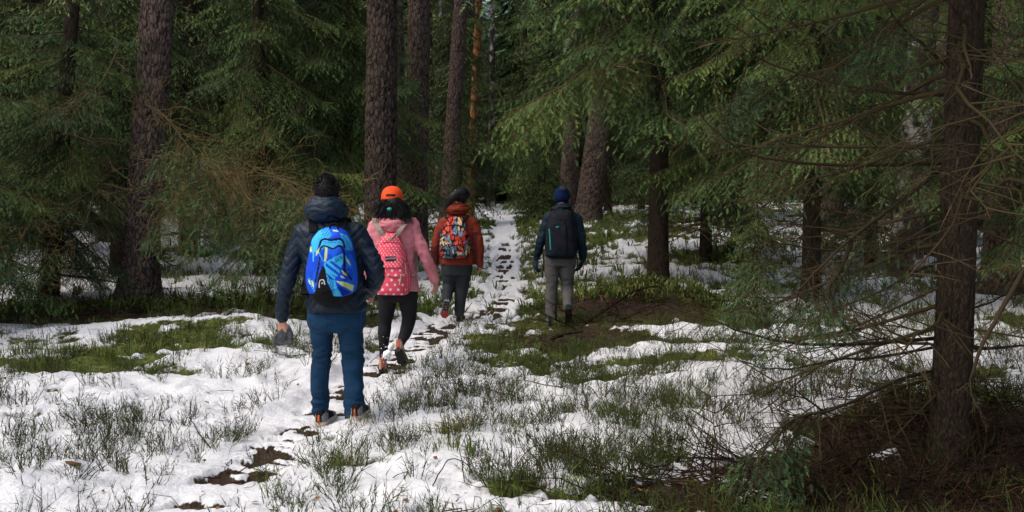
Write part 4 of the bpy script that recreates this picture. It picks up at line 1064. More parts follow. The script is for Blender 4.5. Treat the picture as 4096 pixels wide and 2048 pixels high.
def text_part(fig, root, base, txt, c, right, up, size, m, name='lettering', surf=None):
    fc = bpy.data.curves.new('t', 'FONT'); fc.body = txt; fc.align_x = 'CENTER'; fc.align_y = 'CENTER'; fc.size = size; fc.extrude = .0008
    o = bpy.data.objects.new('t', fc); COL.objects.link(o); dg = bpy.context.evaluated_depsgraph_get(); me = bpy.data.meshes.new_from_object(o.evaluated_get(dg))
    bpy.data.objects.remove(o); bpy.data.curves.remove(fc); n = len(me.vertices); co = np.empty(n * 3, np.float32); me.vertices.foreach_get('co', co); co = co.reshape(-1, 3)
    right = unit(right); up = unit(up); nrm = np.cross(right, up); W = np.asarray(c) + co[:, :1] * right + co[:, 1:2] * up + co[:, 2:3] * nrm
    if surf is not None:
        for i in range(n):
            h = surf.find_nearest(Vector(W[i]))
            if h[0] is not None: W[i] = np.array(h[0]) + nrm * (.002 + co[i, 2])
    me.vertices.foreach_set('co', (W - base).astype(np.float32).ravel()); me.materials.clear(); me.materials.append(m); me.update()
    q = bpy.data.objects.new(name, me); COL.objects.link(q); q.parent = root; return q

def inpoly(u, v, poly):
    poly = np.asarray(poly, float); r = np.zeros(u.shape, bool); n = len(poly); j = n - 1
    for i in range(n):
        xi, yi = poly[i]; xj, yj = poly[j]
        r ^= ((yi > v) != (yj > v)) & (u < (xj - xi) * (v - yi) / (yj - yi + 1e-9) + xi); j = i
    return r
def nearline(u, v, pts, w):
    r = np.zeros(u.shape, bool)
    for (a, b) in zip(pts[:-1], pts[1:]):
        a = np.array(a, float); b = np.array(b, float); ab = b - a; t = np.clip(((u - a[0]) * ab[0] + (v - a[1]) * ab[1]) / (ab @ ab), 0, 1)
        r |= np.hypot(u - a[0] - t * ab[0], v - a[1] - t * ab[1]) < w
    return r

def eyes(fig, c, yaw=0):
    M = rotz(yaw)
    for sg in (1, -1):
        V, T = ball(np.asarray(c) + M @ np.array([sg * .030, .083, .002]), (.011, .009, .009), 10, 8); fig.put('eye', V, T, M_EYE)

# ======================= man in the quilted jacket
def quilt(w, n):
    x, z = w[:, 0] - w[:, 0].mean(), w[:, 2]; y = w[:, 1]
    k = 15.0; zz = z * k + 1.3 * np.abs(((x * 6.5 + 100) % 1) - .5) * 2
    g = np.abs(((zz) % 1) - .5) * 2; g2 = np.abs(((x * 13 + .3 * np.sin(z * 20)) % 1) - .5) * 2
    puff = .011 * (1 - g ** 5) + .0025 * (1 - g2 ** 8)
    return puff - .006 + fold_noise(w, 9, 9, 16, 5, .006) + fold_noise(w, 22, 22, 34, 6, .003)
def man():
    f = Figure((1290, 1694), 'man in navy quilted jacket and blue jeans walking away, grey hat in hand')
    p = f.p
    R = [(872, 1262, 1352, .07, -.0), (896, 1212, 1408, .095), (925, 1182, 1446, .115), (965, 1186, 1456, .125), (1010, 1202, 1456, .13), (1080, 1214, 1456, .13), (1160, 1220, 1462, .135), (1243, 1226, 1470, .145)]
    LA = [(1212, 930, 40, 0), (1184, 1000, 37, 0), (1163, 1070, 35, -.01), (1145, 1150, 33, 0), (1132, 1225, 30, .03), (1130, 1262, 29, .04)]
    RA = [(1424, 930, 42, 0), (1465, 1000, 40, -.01), (1494, 1060, 40, -.03), (1503, 1098, 38, -.02), (1498, 1130, 34, .05), (1486, 1152, 30, .12), (1478, 1168, 26, .17)]
    LLg = [(1290, 1270, 50, 0), (1287, 1340, 44, 0), (1288, 1420, 38, .01), (1281, 1500, 37, .0), (1281, 1580, 35, -.01), (1281, 1642, 33, -.01)]
    RLg = [(1398, 1270, 52, 0), (1402, 1340, 49, 0), (1411, 1430, 45, .01), (1413, 1500, 39, -.01), (1417, 1580, 39, -.03), (1418, 1668, 38, -.04)]
    PV = [(1225, 1232, 1462, .11), (1260, 1229, 1460, .12), (1300, 1234, 1457, .12), (1325, 1245, 1448, .10)]
    hc = p(1309, 770)
    body = head_geo(hc, 0, 0, .98) + [f.limb([(1309, 820, 34, 0), (1309, 880, 38, 0)]), f.torso(R, .78), f.limb(LA, .6), f.limb(RA, .6), f.limb(LLg, .7), f.limb(RLg, .7), f.torso(PV, .8)]
    lw = p(1128, 1280, .04)
    body += hand_geo(lw, (-.02, .05, -1), (.35, .9, 0), (1, .1, 0), .97, .55, .5)
    rw = p(1477, 1166, .16); body += hand_geo(rw, (.15, .35, -.55), (-1, .2, 0), (0, 1, .3), .95, .6, .4)
    f.fuse('body', body, .0075, 3, M_SKIN, decimate=.35); eyes(f, hc)
    o = f.fuse('jacket', [f.torso(R, .98), f.limb(LA, .92), f.limb(RA, .92)], .010, 5, M_NAVY, post=quilt)
    # cuffs and hem
    for (c, nm) in ((LA, 'cuff'), (RA, 'cuff')):
        a, b = c[-2], c[-1]; q = p(b[0], b[1], b[3]); dd = unit(q - p(a[0], a[1], a[3])); V, T = capsule([q - dd * .012, q + dd * .014], [b[2] * f.px * .9, b[2] * f.px * .84], 16); f.put(nm, V, T, M_NAVY)
    # hood lying behind the neck, with an opening towards the face
    c = p(1305, 846, -.045); V, T = ball((0, 0, 0), (.152, .125, .102), 72, 50)
    th = np.arctan2(V[:, 1], V[:, 0]); V[:, 2] *= 1 - .10 * (V[:, 1] > 0)
    V[:, 0] *= 1 - .16 * sstep(0, .1, V[:, 2]); V[:, 2] += .018 * np.cos(V[:, 0] / .15 * 1.2)
    dsp = fold_noise(V, 10, 10, 26, 3, .012) + .008 * (1 - (np.abs(((V[:, 2] * 26 + 1.2 * np.abs(((V[:, 0] * 9 + 50) % 1) - .5)) % 1) - .5) * 2) ** 4)
    V = V + unit(V) * dsp[:, None]; top = sstep(.03, .1, V[:, 2]) * sstep(-.03, .03, V[:, 1]); V[:, 2] -= .05 * top
    f.put('hood', V + c, T, M_NAVY)
    def denim(w, n):
        kn = np.exp(-((w[:, 2] - .50) / .10) ** 2) + np.exp(-((w[:, 2] - .14) / .08) ** 2) + .4 * np.exp(-((w[:, 2] - .85) / .08) ** 2)
        return fold_noise(w, 6, 6, 24, 8, .018) * kn + fold_noise(w, 7, 7, 9, 9, .010)
    j = f.fuse('jeans', [f.torso(PV), f.limb(LLg), f.limb(RLg)], .010, 4, M_JEANS, post=denim)
    m = fabric('denim_stitching', (.02, .065, .12), .8)
    for ln in ([(1236, 1256), (1236, 1310), (1262, 1329), (1303, 1322), (1303, 1256)], [(1373, 1252), (1376, 1305), (1408, 1324), (1440, 1318), (1446, 1252)]): seams(f, j, [ln], 'pocket', m, .0016, .001)
    for ln in ([(1342, 1250), (1344, 1305)], [(1308, 1400), (1305, 1500), (1304, 1620)], [(1378, 1400), (1384, 1500), (1388, 1640)]): seams(f, j, [ln], 'seam', m, .0015, .0006)
    hl = p(1276, 1694, -.10); hl[2] = f.base[2] + .004; tl = hl + np.array([.04, .285, 0.01])
    shoe(f.root, hl - f.base, tl - f.base, (0, 0, 1), f.base, (M_SHOEG, M_PACKBLACK), M_SOLEW, tab=M_SHOEO, w=1.1)
    g = gpt(p(1420, 1700, -.14)[0], p(1420, 1700, -.14)[1]); hr = g; tr = hr + np.array([.03, .285, .01])
    shoe(f.root, hr - f.base, tr - f.base, (0, 0, 1), f.base, (M_SHOEG, M_PACKBLACK), M_SOLEW, tab=M_SHOEO, w=1.1)
    # hair
    r = np.random.default_rng(4); V, T = ball((0, 0, 0), (.085, .108, .120), 44, 32); V[:, 0] *= 1 - .10 * sstep(.02, -.06, V[:, 2])
    dn = .006 * (fbm(V[:, 0] * 40, V[:, 1] * 40, V[:, 2] * 40, seed=4, oct=2) - .3); V = V + unit(V) * dn[:, None]
    cut = (V[:, 2] < -.045 + .05 * sstep(-.03, .07, V[:, 1])) | ((V[:, 1] > .07) & (V[:, 2] < .055)); keep = ~cut
    Vh = V.copy(); Vh[cut] *= .80
    A = Acc(); A.add(Vh + hc + [0, -.008, .008], T)
    def g1(i):
        while True:
            d = unit(r.normal(size=3))
            if d[2] > -.25 and not (d[1] > .6 and d[2] < .45): break
        p0 = d * [.082, .106, .118] + hc + [0, -.008, .008]; o_ = unit(d + [0.25, 0, -.5 if d[2] < .4 else .25] + r.normal(0, .3, 3)); l = r.uniform(.012, .026)
        return p0, p0 + o_ * l * .6, p0 + o_ * l + [0, 0, -.003], .0016
    A.add(*strands(None, 2600, 0, r, None, g1)); V, T, _, _ = A.get(); f.put('hair', V, T, M_HAIR)
    # backpack
    S = 2.146
    cr = lambda pts: [(1080 + a / S, 680 + b / S) for a, b in pts]
    blue, cyan, yel, blk = np.array(srgb(22, 74, 205)), np.array(srgb(62, 178, 228)), np.array(srgb(196, 212, 140)), np.array(srgb(20, 20, 24))
    dblue = np.array(srgb(14, 44, 150))
    def cf(u, v):
        c = np.empty(u.shape + (4,)); c[:] = blue
        n = vnoise(u * .05, v * .03, seed=3); c[n > .62] = np.array(srgb(30, 96, 225))
        def fill(poly, k, stripe=None):
            m_ = inpoly(u, v, cr(poly))
            if stripe is not None:
                a, per, duty = stripe; ph = ((u * math.cos(a) + v * math.sin(a)) / per) % 1; m_ = m_ & (ph < duty)
            c[m_] = k
        fill([(355, 600), (420, 520), (500, 488), (530, 560), (500, 590), (430, 600), (400, 700), (360, 712)], cyan)
        fill([(440, 500), (530, 480), (520, 560), (450, 570)], blue, (.6, 9, .35))
        fill([(425, 650), (455, 600), (560, 608), (615, 600), (640, 650), (600, 648), (545, 672), (480, 655), (440, 690)], cyan)
        fill([(455, 610), (600, 612), (600, 625), (455, 632)], blue, (.9, 8, .4))
        fill([(600, 540), (660, 560), (700, 620), (712, 692), (655, 690), (625, 625)], cyan); fill([(600, 560), (640, 560), (712, 690), (640, 690)], blue, (.75, 8, .45))
        fill([(425, 700), (445, 740), (470, 790), (450, 770), (425, 720)], cyan)
        fill([(465, 800), (560, 745), (638, 712), (636, 790), (605, 850), (600, 885), (560, 935), (575, 1000), (622, 1082), (552, 1085), (500, 960)], cyan)
        fill([(480, 800), (560, 770), (640, 850), (640, 900), (560, 905), (500, 860)], blue, (-.9, 21, .5))
        fill([(500, 870), (600, 930), (640, 1010), (575, 950), (510, 930)], blue, (-.9, 17, .5))
        fill([(560, 760), (638, 718), (636, 760), (560, 800)], dblue, (-.6, 5, .45)); fill([(490, 880), (550, 930), (560, 1080), (520, 1030)], dblue, (-.4, 5, .45))
        fill([(570, 960), (640, 1030), (700, 1050), (625, 1080)], dblue)
        fill([(365, 700), (378, 700), (376, 785), (366, 785)], cyan); fill([(640, 720), (665, 760), (690, 830), (660, 800)], cyan)
        fill([(330, 900), (350, 940), (395, 1055), (370, 1040), (340, 980)], cyan, (.9, 10, .5))
        for q in ([(535, 512), (578, 516), (592, 532), (545, 526)], [(475, 655), (497, 656), (495, 740), (480, 790), (468, 780)], [(338, 655), (356, 660), (358, 702), (342, 703)], [(395, 700), (426, 665), (420, 708), (392, 738)],
                  [(568, 950), (640, 958), (722, 990), (708, 1042), (640, 1002)], [(618, 862), (662, 870), (682, 908), (640, 902)], [(648, 765), (674, 770), (694, 818), (664, 790)], [(323, 930), (342, 950), (354, 995), (332, 965)], [(355, 945), (374, 962), (376, 1015), (360, 992)], [(610, 905), (640, 915), (645, 928), (615, 924)]):
            fill(q, yel)
        fill([(458, 820), (480, 850), (500, 960), (550, 1083), (622, 1087), (690, 1066), (730, 1040), (760, 1100), (700, 1200), (400, 1200), (330, 1060), (380, 1060), (400, 1000), (415, 920), (430, 870)], blk)
        for ln, w_ in (([(425, 650), (440, 605), (470, 590), (520, 603), (590, 588), (625, 605), (642, 660)], 3.4), ([(424, 700), (440, 665), (470, 650), (510, 664), (545, 676), (590, 648), (620, 660), (640, 720), (640, 760)], 3), ([(432, 745), (405, 880), (388, 965)], 3), ([(640, 760), (640, 860), (700, 940)], 3.2), ([(430, 800), (400, 960)], 1.5)):
            c[nearline(u, v, cr(ln), w_)] = blk
        return c
    def rel(u, v):
        a = inpoly(u, v, cr([(430, 660), (460, 600), (600, 600), (640, 680), (650, 1000), (620, 1080), (430, 1080), (400, 960)])); return .012 * a + .010 * inpoly(u, v, cr([(430, 700), (470, 655), (545, 680), (600, 655), (636, 720), (640, 1000), (440, 1060)]))
    rows = [(906, 1318, 1340, .02), (912, 1296, 1366, .07), (930, 1270, 1391, .13), (960, 1252, 1408, .16), (1000, 1244, 1418, .185), (1050, 1234, 1426, .20), (1100, 1229, 1432, .21), (1140, 1234, 1430, .215), (1170, 1246, 1418, .21), (1200, 1268, 1398, .18), (1214, 1290, 1380, .12), (1222, 1318, 1352, .05)]
    root, base, surf = pack(f, 'backpack', 'blue and cyan patterned backpack with black base worn by the man in navy', rows, -.125, cf, rel, 110, 170)
    lp = cr([(425, 1010), (424, 980), (432, 950), (448, 942), (464, 950), (472, 985)]); lo = pack_line(root, base, surf, 'logo', lp, .0045, M_WHITE, .004); pd = on_pack(surf, cr([(449, 972)]), .005)
    if len(pd): V, T = ball(pd[0], (.006, .003, .006), 10, 6); mk('logo_dot', V - base, T, M_WHITE, parent=root)
    for k, ln in enumerate(([(425, 650), (440, 605), (470, 590), (520, 603), (590, 588), (625, 605), (642, 660)], [(424, 700), (440, 665), (470, 650), (545, 676), (590, 648), (620, 660), (640, 720)])): pack_line(root, base, surf, 'zip', cr(ln), .0035, M_PACKBLACK)
    for sg, ux in ((-1, 1268), (1, 1372)):
        sx = p(ux, 905)[0]; a = np.array([[sx, f.d - .13, p(0, 925)[2]], [sx + sg * .01, f.d - .10, p(0, 896)[2]], [sx + sg * .02, f.d - .02, p(0, 880)[2] + .012], [sx + sg * .03, f.d + .09, p(0, 910)[2]], [sx + sg * .05, f.d + .15, p(0, 1000)[2]], [sx + sg * .09, f.d + .12, p(0, 1100)[2]], [sx + sg * .07, f.d - .13, p(0, 1170)[2]]])
        ribbon(a, (1, 0, 0), .028, .006, M_PACKBLACK, 'strap', base, root)
    a = np.array([p(1322, 918, -.19), p(1320, 900, -.20), p(1335, 893, -.19), p(1350, 900, -.19), p(1352, 918, -.19)]); V, T = tubes(catmull(a, 16), np.full(16, .007), 6); mk('handle', V - base, T, M_PACKBLACK, parent=root)
    # the grey hat in his left hand
    c = p(1130, 1345, .05); S_ = 2.342; A = Acc()
    q = lambda a, b: p(1080 + a / S_, 1200 + b / S_, .045)
    body_ = [q(150, 235), q(120, 290), q(95, 350), q(60, 395)]
    pcs = [capsule([q(140, 235), q(130, 300), q(120, 370)], [.018, .034, .030], 16, flat=((0, 1, 0), .6)), capsule([q(170, 250), q(190, 320), q(190, 385)], [.014, .022, .018], 14, flat=((0, 1, 0), .7)),
           capsule([q(175, 280), q(110, 300), q(55, 340), q(45, 385), q(80, 412)], [.014, .016, .017, .016, .014], 12), capsule([q(80, 408), q(140, 398), q(205, 395)], [.014, .015, .013], 12), capsule([q(95, 320), q(70, 375), q(110, 385)], [.012, .014, .012], 12)]
    cb = np.array([c[0], c[1], c[2] - .06]); h = fuse('beanie', [(v - cb, t) for v, t in pcs], .004, 3, M_GREYKNIT, None, post=lambda w, n: .0016 * np.sin(w[:, 0] * 700) + fold_noise(w, 60, 60, 60, 3, .002)); h.location = [float(x) for x in cb]
    tag(h, 'grey ribbed knit hat hanging folded from the left hand of the man in jeans', 'hat')
man()

def soft(seed, amp=.006):
    return lambda w, n: fold_noise(w, 9, 9, 14, seed, amp) + fold_noise(w, 20, 20, 26, seed + 1, amp * .5)
def trousers(seed, z0, knee=.5, amp=.008):
    def g(w, n):
        z = w[:, 2] - z0; kn = np.exp(-((z - knee) / .09) ** 2) + np.exp(-((z - .13) / .09) ** 2) + .5 * np.exp(-((z - .8) / .1) ** 2)
        return fold_noise(w, 7, 7, 26, seed, amp) * kn + fold_noise(w, 8, 8, 10, seed + 1, amp * .7)
    return g
def straps(f, root, base, uL, uR, vt, vs, vb, yb, m, w=.022):
    """two shoulder straps: over the shoulders, down the chest, back under the arms"""
    for sg, ux in ((-1, uL), (1, uR)):
        x0 = f.p((uL * .35 + uR * .65) if sg > 0 else (uL * .65 + uR * .35), vt)[0]; sx = f.p(ux, vs)[0]; z = lambda v: f.p(0, v)[2]
        a = np.array([[x0, f.d + yb - .01, z(vt)], [(x0 + sx) / 2, f.d + yb - .004, z((vt + vs) / 2)], [sx, f.d - .045, z(vs)], [sx, f.d + .03, z(vs) + .008], [sx, f.d + .12, z(vs + 40)], [sx + sg * .03, f.d + .14, z((vs + vb) / 2)], [sx + sg * .06, f.d + .05, z(vb - 20)], [sx + sg * .03, f.d + yb, z(vb)]])
        ribbon(a, (1, 0, 0), w, .004, m, 'strap', base, root)

# ======================= woman in the orange cap
def woman():
    f = Figure((1530, 1487), 'woman in an orange cap, pink jacket and black leggings, kicking up snow'); p = f.p
    R = [(866, 1535, 1600, .06), (882, 1508, 1645, .09), (905, 1485, 1668, .105), (950, 1488, 1668, .11), (1000, 1498, 1658, .11), (1060, 1502, 1656, .11), (1110, 1500, 1668, .12), (1163, 1497, 1680, .13)]
    RA = [(1644, 900, 31, 0), (1668, 950, 28, 0), (1690, 1000, 25, -.02), (1708, 1045, 23, -.01), (1725, 1085, 20, .03), (1738, 1118, 18, .06)]
    LA = [(1506, 905, 30, 0), (1486, 960, 27, 0), (1474, 1020, 24, 0), (1470, 1075, 21, .05), (1474, 1115, 18, .09)]
    LG = [(1549, 1185, 39, 0), (1547, 1230, 35, 0), (1541, 1290, 26, .02), (1537, 1330, 26, 0), (1535, 1385, 19, 0), (1534, 1438, 15, 0)]
    RG = [(1632, 1185, 39, 0), (1634, 1225, 35, .01), (1637, 1270, 28, .03), (1624, 1325, 25, -.05), (1608, 1362, 18, -.12), (1600, 1384, 14, -.16)]
    PV = [(1150, 1512, 1670, .11), (1185, 1510, 1672, .11), (1205, 1513, 1668, .10)]
    hc = p(1569, 800); S = 2.477
    body = head_geo(hc, 0, 0, .94) + [f.limb([(1569, 835, 24, 0), (1568, 885, 26, 0)]), f.torso(R, .75), f.limb(RA, .6), f.limb(LA, .6), f.limb(LG, .8), f.limb(RG, .8), f.torso(PV, .85)]
    body += hand_geo(p(1741, 1122, .07), (.07, .10, -1), (-.75, .55, 0), (-.2, 1, 0), .92, .35, .6)
    body += hand_geo(p(1474, 1118, .10), (.05, .1, -1), (1, .2, 0), (0, 1, 0), .92, .4, .5)
    f.fuse('body', body, .0075, 3, M_SKIN, decimate=.35); eyes(f, hc)
    j = f.fuse('jacket', [f.torso(R), f.limb(RA), f.limb(LA)], .010, 4, M_PINK, post=soft(11, .012))
    f.fuse('leggings', [f.torso(PV), f.limb(LG), f.limb(RG)], .009, 4, M_BLACK, post=soft(13, .003))
    for c in (RA, LA):
        a, b = c[-2], c[-1]; q = p(b[0], b[1], b[3]); dd = unit(q - p(a[0], a[1], a[3])); V, T = capsule([q - dd * .02, q + dd * .010], [b[2] * f.px * 1.08, b[2] * f.px * 1.05], 16); f.put('cuff', V, T, M_PINK)
    for ln in ([(1650, 915), (1657, 960), (1656, 1010), (1652, 1060)], [(1700, 1010), (1715, 1050), (1735, 1100)]): seams(f, j, [ln], 'seam', M_PINKD, .0018, .0008)
    # hood with white lining
    V, T = ball((0, 0, 0), (.128, .075, .088), 60, 40); c = p(1568, 895, -.085)
    V[:, 0] *= 1 - .28 * sstep(0, -.09, V[:, 2]); V[:, 2] -= .02 * (np.abs(V[:, 0]) / .12) ** 2
    V = V + unit(V) * (fold_noise(V, 14, 14, 24, 7, .016))[:, None]; f.put('hood', V + c, T, M_PINK)
    V, T = ball((0, 0, 0), (.088, .06, .050), 40, 24); V = V + unit(V) * fold_noise(V, 20, 20, 20, 4, .008)[:, None]; f.put('hood_lining', V + p(1557, 858, -.075), T, M_WHITE)
    # long hair
    r = np.random.default_rng(9); A = Acc(); V, T = ball((0, 0, 0), (.088, .102, .118), 40, 28); front = (V[:, 1] > .05) & (V[:, 2] < .05); V[front] *= .85; V = V + unit(V) * (.010 * (fbm(V[:, 0] * 30, V[:, 1] * 30, V[:, 2] * 6, seed=3) - .4))[:, None]
    A.add(V + hc + [0, -.012, 0], T)
    A.add(*capsule([p(1569, 800, -.07), p(1566, 835, -.10), p(1560, 858, -.11)], [.075, .078, .045], 18, flat=((0, 1, 0), .6)))
    A.add(*capsule([p(1590, 815, -.06), p(1605, 845, -.09), p(1632, 862, -.09), p(1643, 868, -.07)], [.05, .042, .026, .010], 14, flat=((0, 1, 0), .7)))
    A.add(*capsule([p(1545, 810, -.06), p(1530, 845, -.08), p(1512, 866, -.07)], [.045, .036, .014], 14, flat=((0, 1, 0), .7)))
    def g(i):
        a = r.uniform(-1.15, 1.15); st = hc + np.array([.086 * math.sin(a), -.012 - .10 * math.cos(a), r.uniform(-.05, .02)]); sp = r.uniform(-.5, 1.1)
        l = r.uniform(.09, .20) * (1.15 if abs(sp) > .4 else .8); e = st + np.array([.10 * math.sin(a) + .05 * sp, -.03 * math.cos(a), -l]); mm = (st + e) / 2 + np.array([.01 * sp + .012 * math.sin(a) + r.normal(0, .01), -.022, .0]); return st, mm, e, r.uniform(.0012, .003)
    A.add(*strands(None, 1500, 0, r, None, g)); V, T, _, _ = A.get(); f.put('hair', V, T, M_HAIR)
    V, T = ball(p(1558, 836, -.175), (.022, .012, .014), 14, 8); f.put('hair_tie', V, T, M_TEAL)
    # cap worn the right way round: strap opening to the back, brim ahead
    cc = hc + np.array([0, -.006, .022]); nu, nv = 72, 26; th = np.linspace(0, 2 * PI, nu, endpoint=False); ph = np.linspace(.02, PI / 2 + .18, nv); V = []
    for q in ph:
        for t in th: V.append([.099 * math.sin(q) ** .8 * math.cos(t), .112 * math.sin(q) ** .8 * math.sin(t), .104 * math.cos(q) ** (1 if q < 1.5 else 1)])
    V = np.array(V); T = []
    for i in range(nv - 1):
        for k in range(nu):
            a, b = i * nu + k, i * nu + (k + 1) % nu; t = th[k]; z = V[a, 2]
            if abs(((t - 1.5 * PI + PI) % (2 * PI)) - PI + .06) < .44 and .012 < z < .036: continue
            T += [[a, a + nu, b + nu], [a, b + nu, b]]
    f.put('cap', V + cc, T, M_ORANGE_C); capo = f.root.children[-1]
    sol = capo.modifiers.new('t', 'SOLIDIFY'); sol.thickness = .003
    bx = []; n = 15
    for k in range(n):
        a = PI * (.5 + .36 * (k - 7) / 7 * 1.0); bx.append([[.098 * math.cos(a), .108 * math.sin(a), -.004], [.11 * math.cos(a) * 1.0 + .012, .108 * math.sin(a) + .075 * math.sin((k + .5) / n * PI) ** .6, -.020]])
    bx = np.array(bx).reshape(-1, 3); T = []
    for k in range(n - 1): a = 2 * k; T += [[a, a + 1, a + 3], [a, a + 3, a + 2]]
    brim = mk('brim', bx + cc - f.base + [.018, 0, 0], T, M_STRAPG, parent=capo); sl = brim.modifiers.new('t', 'SOLIDIFY'); sl.thickness = .005
    V, T = ball(cc + [0, 0, .104], (.008, .008, .004), 10, 6); mk('button', V - f.base, T, M_ORANGE_C, parent=capo)
    cs = BVHTree.FromPolygons([Vector(c) for c in (np.array([v.co for v in capo.data.vertices]) + f.base)], [tuple(q.vertices) for q in capo.data.polygons])
    my = fabric('yellow_thread', (.75, .42, .10), .6); text_part(f, capo, f.base, 'STRAIGHT', p(1554, 755, -.12), (1, 0, .0), (0, .25, 1), .028, my, surf=cs)
    # shoes
    h = p(1532, 1484, -.06); h[2] = f.base[2] + .006; t = h + np.array([-.035, .255, 0])
    shoe(f.root, h - f.base, t - f.base, (0, 0, 1), f.base, (M_SHOEB, M_SHOER), M_RUBBER, w=1.0, high=.03)
    h = p(1592, 1405, -.26); t = p(1618, 1462, -.07); shoe(f.root, h - f.base, t - f.base, (-.1, .25, 1), f.base, (M_SHOEB, M_SHOER), M_RUBBER, w=1.0, high=.03)
    # snow thrown up by the heel
    r = np.random.default_rng(2); A = Acc()
    for q in range(26):
        k = r.random(); c = p(1542 + 24 * k + r.normal(0, 3), 1432 - 48 * k + r.normal(0, 4), -.16 + r.normal(0, .02)); rad = r.uniform(.010, .026) * (1.2 - .6 * abs(k - .4)); V, T = ball((0, 0, 0), (rad, rad, rad), 9, 6); A.add(V * (1 + .5 * r.random((len(V), 1)) - .25) + c, T)
    for q in range(24):
        c = p(1550 + r.normal(0, 22), 1400 + r.normal(0, 26), -.16 + r.normal(0, .05)); rad = r.uniform(.002, .0065); V, T = ball((0, 0, 0), (rad, rad, rad), 6, 4); A.add(V + c, T)
    V, T, _, _ = A.get(); tag(mk('kicked_snow', V, T, M_SNOWC), 'spray of snow thrown up behind the beige shoe of the walking woman', kind='stuff')
    # polka dot backpack
    cr = lambda pts: [(1450 + a / S, 700 + b / S) for a, b in pts]
    base_c, dot, dk = np.array(srgb(226, 84, 104)), np.array(srgb(244, 214, 216)), np.array(srgb(40, 36, 52))
    def cf(u, v):
        c = np.empty(u.shape + (4,)); c[:] = base_c; X = (u - 1450) * S; Y = (v - 700) * S
        sml = Y < 925
        for (per, rad, sel) in ((36, 4.6, sml), (78, 12.5, ~sml)):
            gx = X + .10 * Y; row = np.floor(Y / (per * .62)); fx = ((gx / per + .5 * (row % 2)) % 1 - .5) * per; fy = (Y / (per * .62) % 1 - .5) * per * .62
            c[sel & (np.hypot(fx, fy) < rad)] = dot
        side = (X > 430) & (Y > 760); gx = ((X / 24) % 1 - .5) * 24; gy = ((Y / 26 + .5 * (np.floor(X / 24) % 2)) % 1 - .5) * 26
        c[side] = base_c; c[side & (np.hypot(gx, gy) < 4)] = dot
        c[inpoly(u, v, cr([(228, 806), (338, 800), (336, 850), (232, 855)]))] = dk
        for ln in ([(195, 690), (240, 670), (310, 680), (375, 690)], [(230, 925), (330, 915), (410, 920)], [(250, 1005), (330, 1010), (400, 980), (410, 930)]): c[nearline(u, v, cr(ln), 1.2)] = base_c * .55
        return c
    def rel(u, v): return .014 * inpoly(u, v, cr([(175, 700), (380, 690), (400, 780), (410, 920), (200, 920)])) + .016 * inpoly(u, v, cr([(190, 800), (420, 800), (425, 960), (390, 1005), (300, 1015), (190, 960)]))
    rows = [(931, 1538, 1582, .02), (937, 1533, 1592, .06), (950, 1525, 1600, .10), (975, 1517, 1612, .12), (1010, 1514, 1625, .14), (1060, 1513, 1634, .17), (1100, 1510, 1645, .19), (1135, 1507, 1642, .195), (1160, 1506, 1638, .19), (1172, 1508, 1634, .16), (1178, 1515, 1625, .06)]
    root, base, surf = pack(f, 'backpack', 'coral pink backpack with white polka dots worn over the pink jacket', rows, -.115, cf, rel, 100, 130)
    straps(f, root, base, 1500, 1636, 945, 880, 1100, -.16, M_STRAPG, .020)
    a = np.array([p(1545, 934, -.17), p(1549, 950, -.21), p(1557, 957, -.225), p(1570, 952, -.22), p(1581, 936, -.17)]); ribbon(a, (0, -.3, 1), .010, .002, M_SOLEW, 'handle', base, root)
    for a_, b_ in (((425, 880), (430, 975)), ((385, 985), (368, 1082))):
        q = on_pack(surf, cr([a_, b_]), .010)
        if len(q) == 2: V, T = capsule(q, [.005, .0065], 8); mk('zip_pull', V - base, T, M_SOLEW, parent=root)
    pack_line(root, base, surf, 'zip', cr([(250, 1005), (330, 1012), (395, 985), (412, 925)]), .0025, M_PINKD); pack_line(root, base, surf, 'zip', cr([(185, 700), (205, 668), (280, 662), (360, 680), (400, 760), (425, 880)]), .0025, M_PINKD)
    q = on_pack(surf, cr([(284, 828)]), .004)
    if len(q): text_part(f, root, base, 'JANSPORT', q[0], (1, 0, .04), (-.03, 0, 1), .021, M_WHITE)
woman()

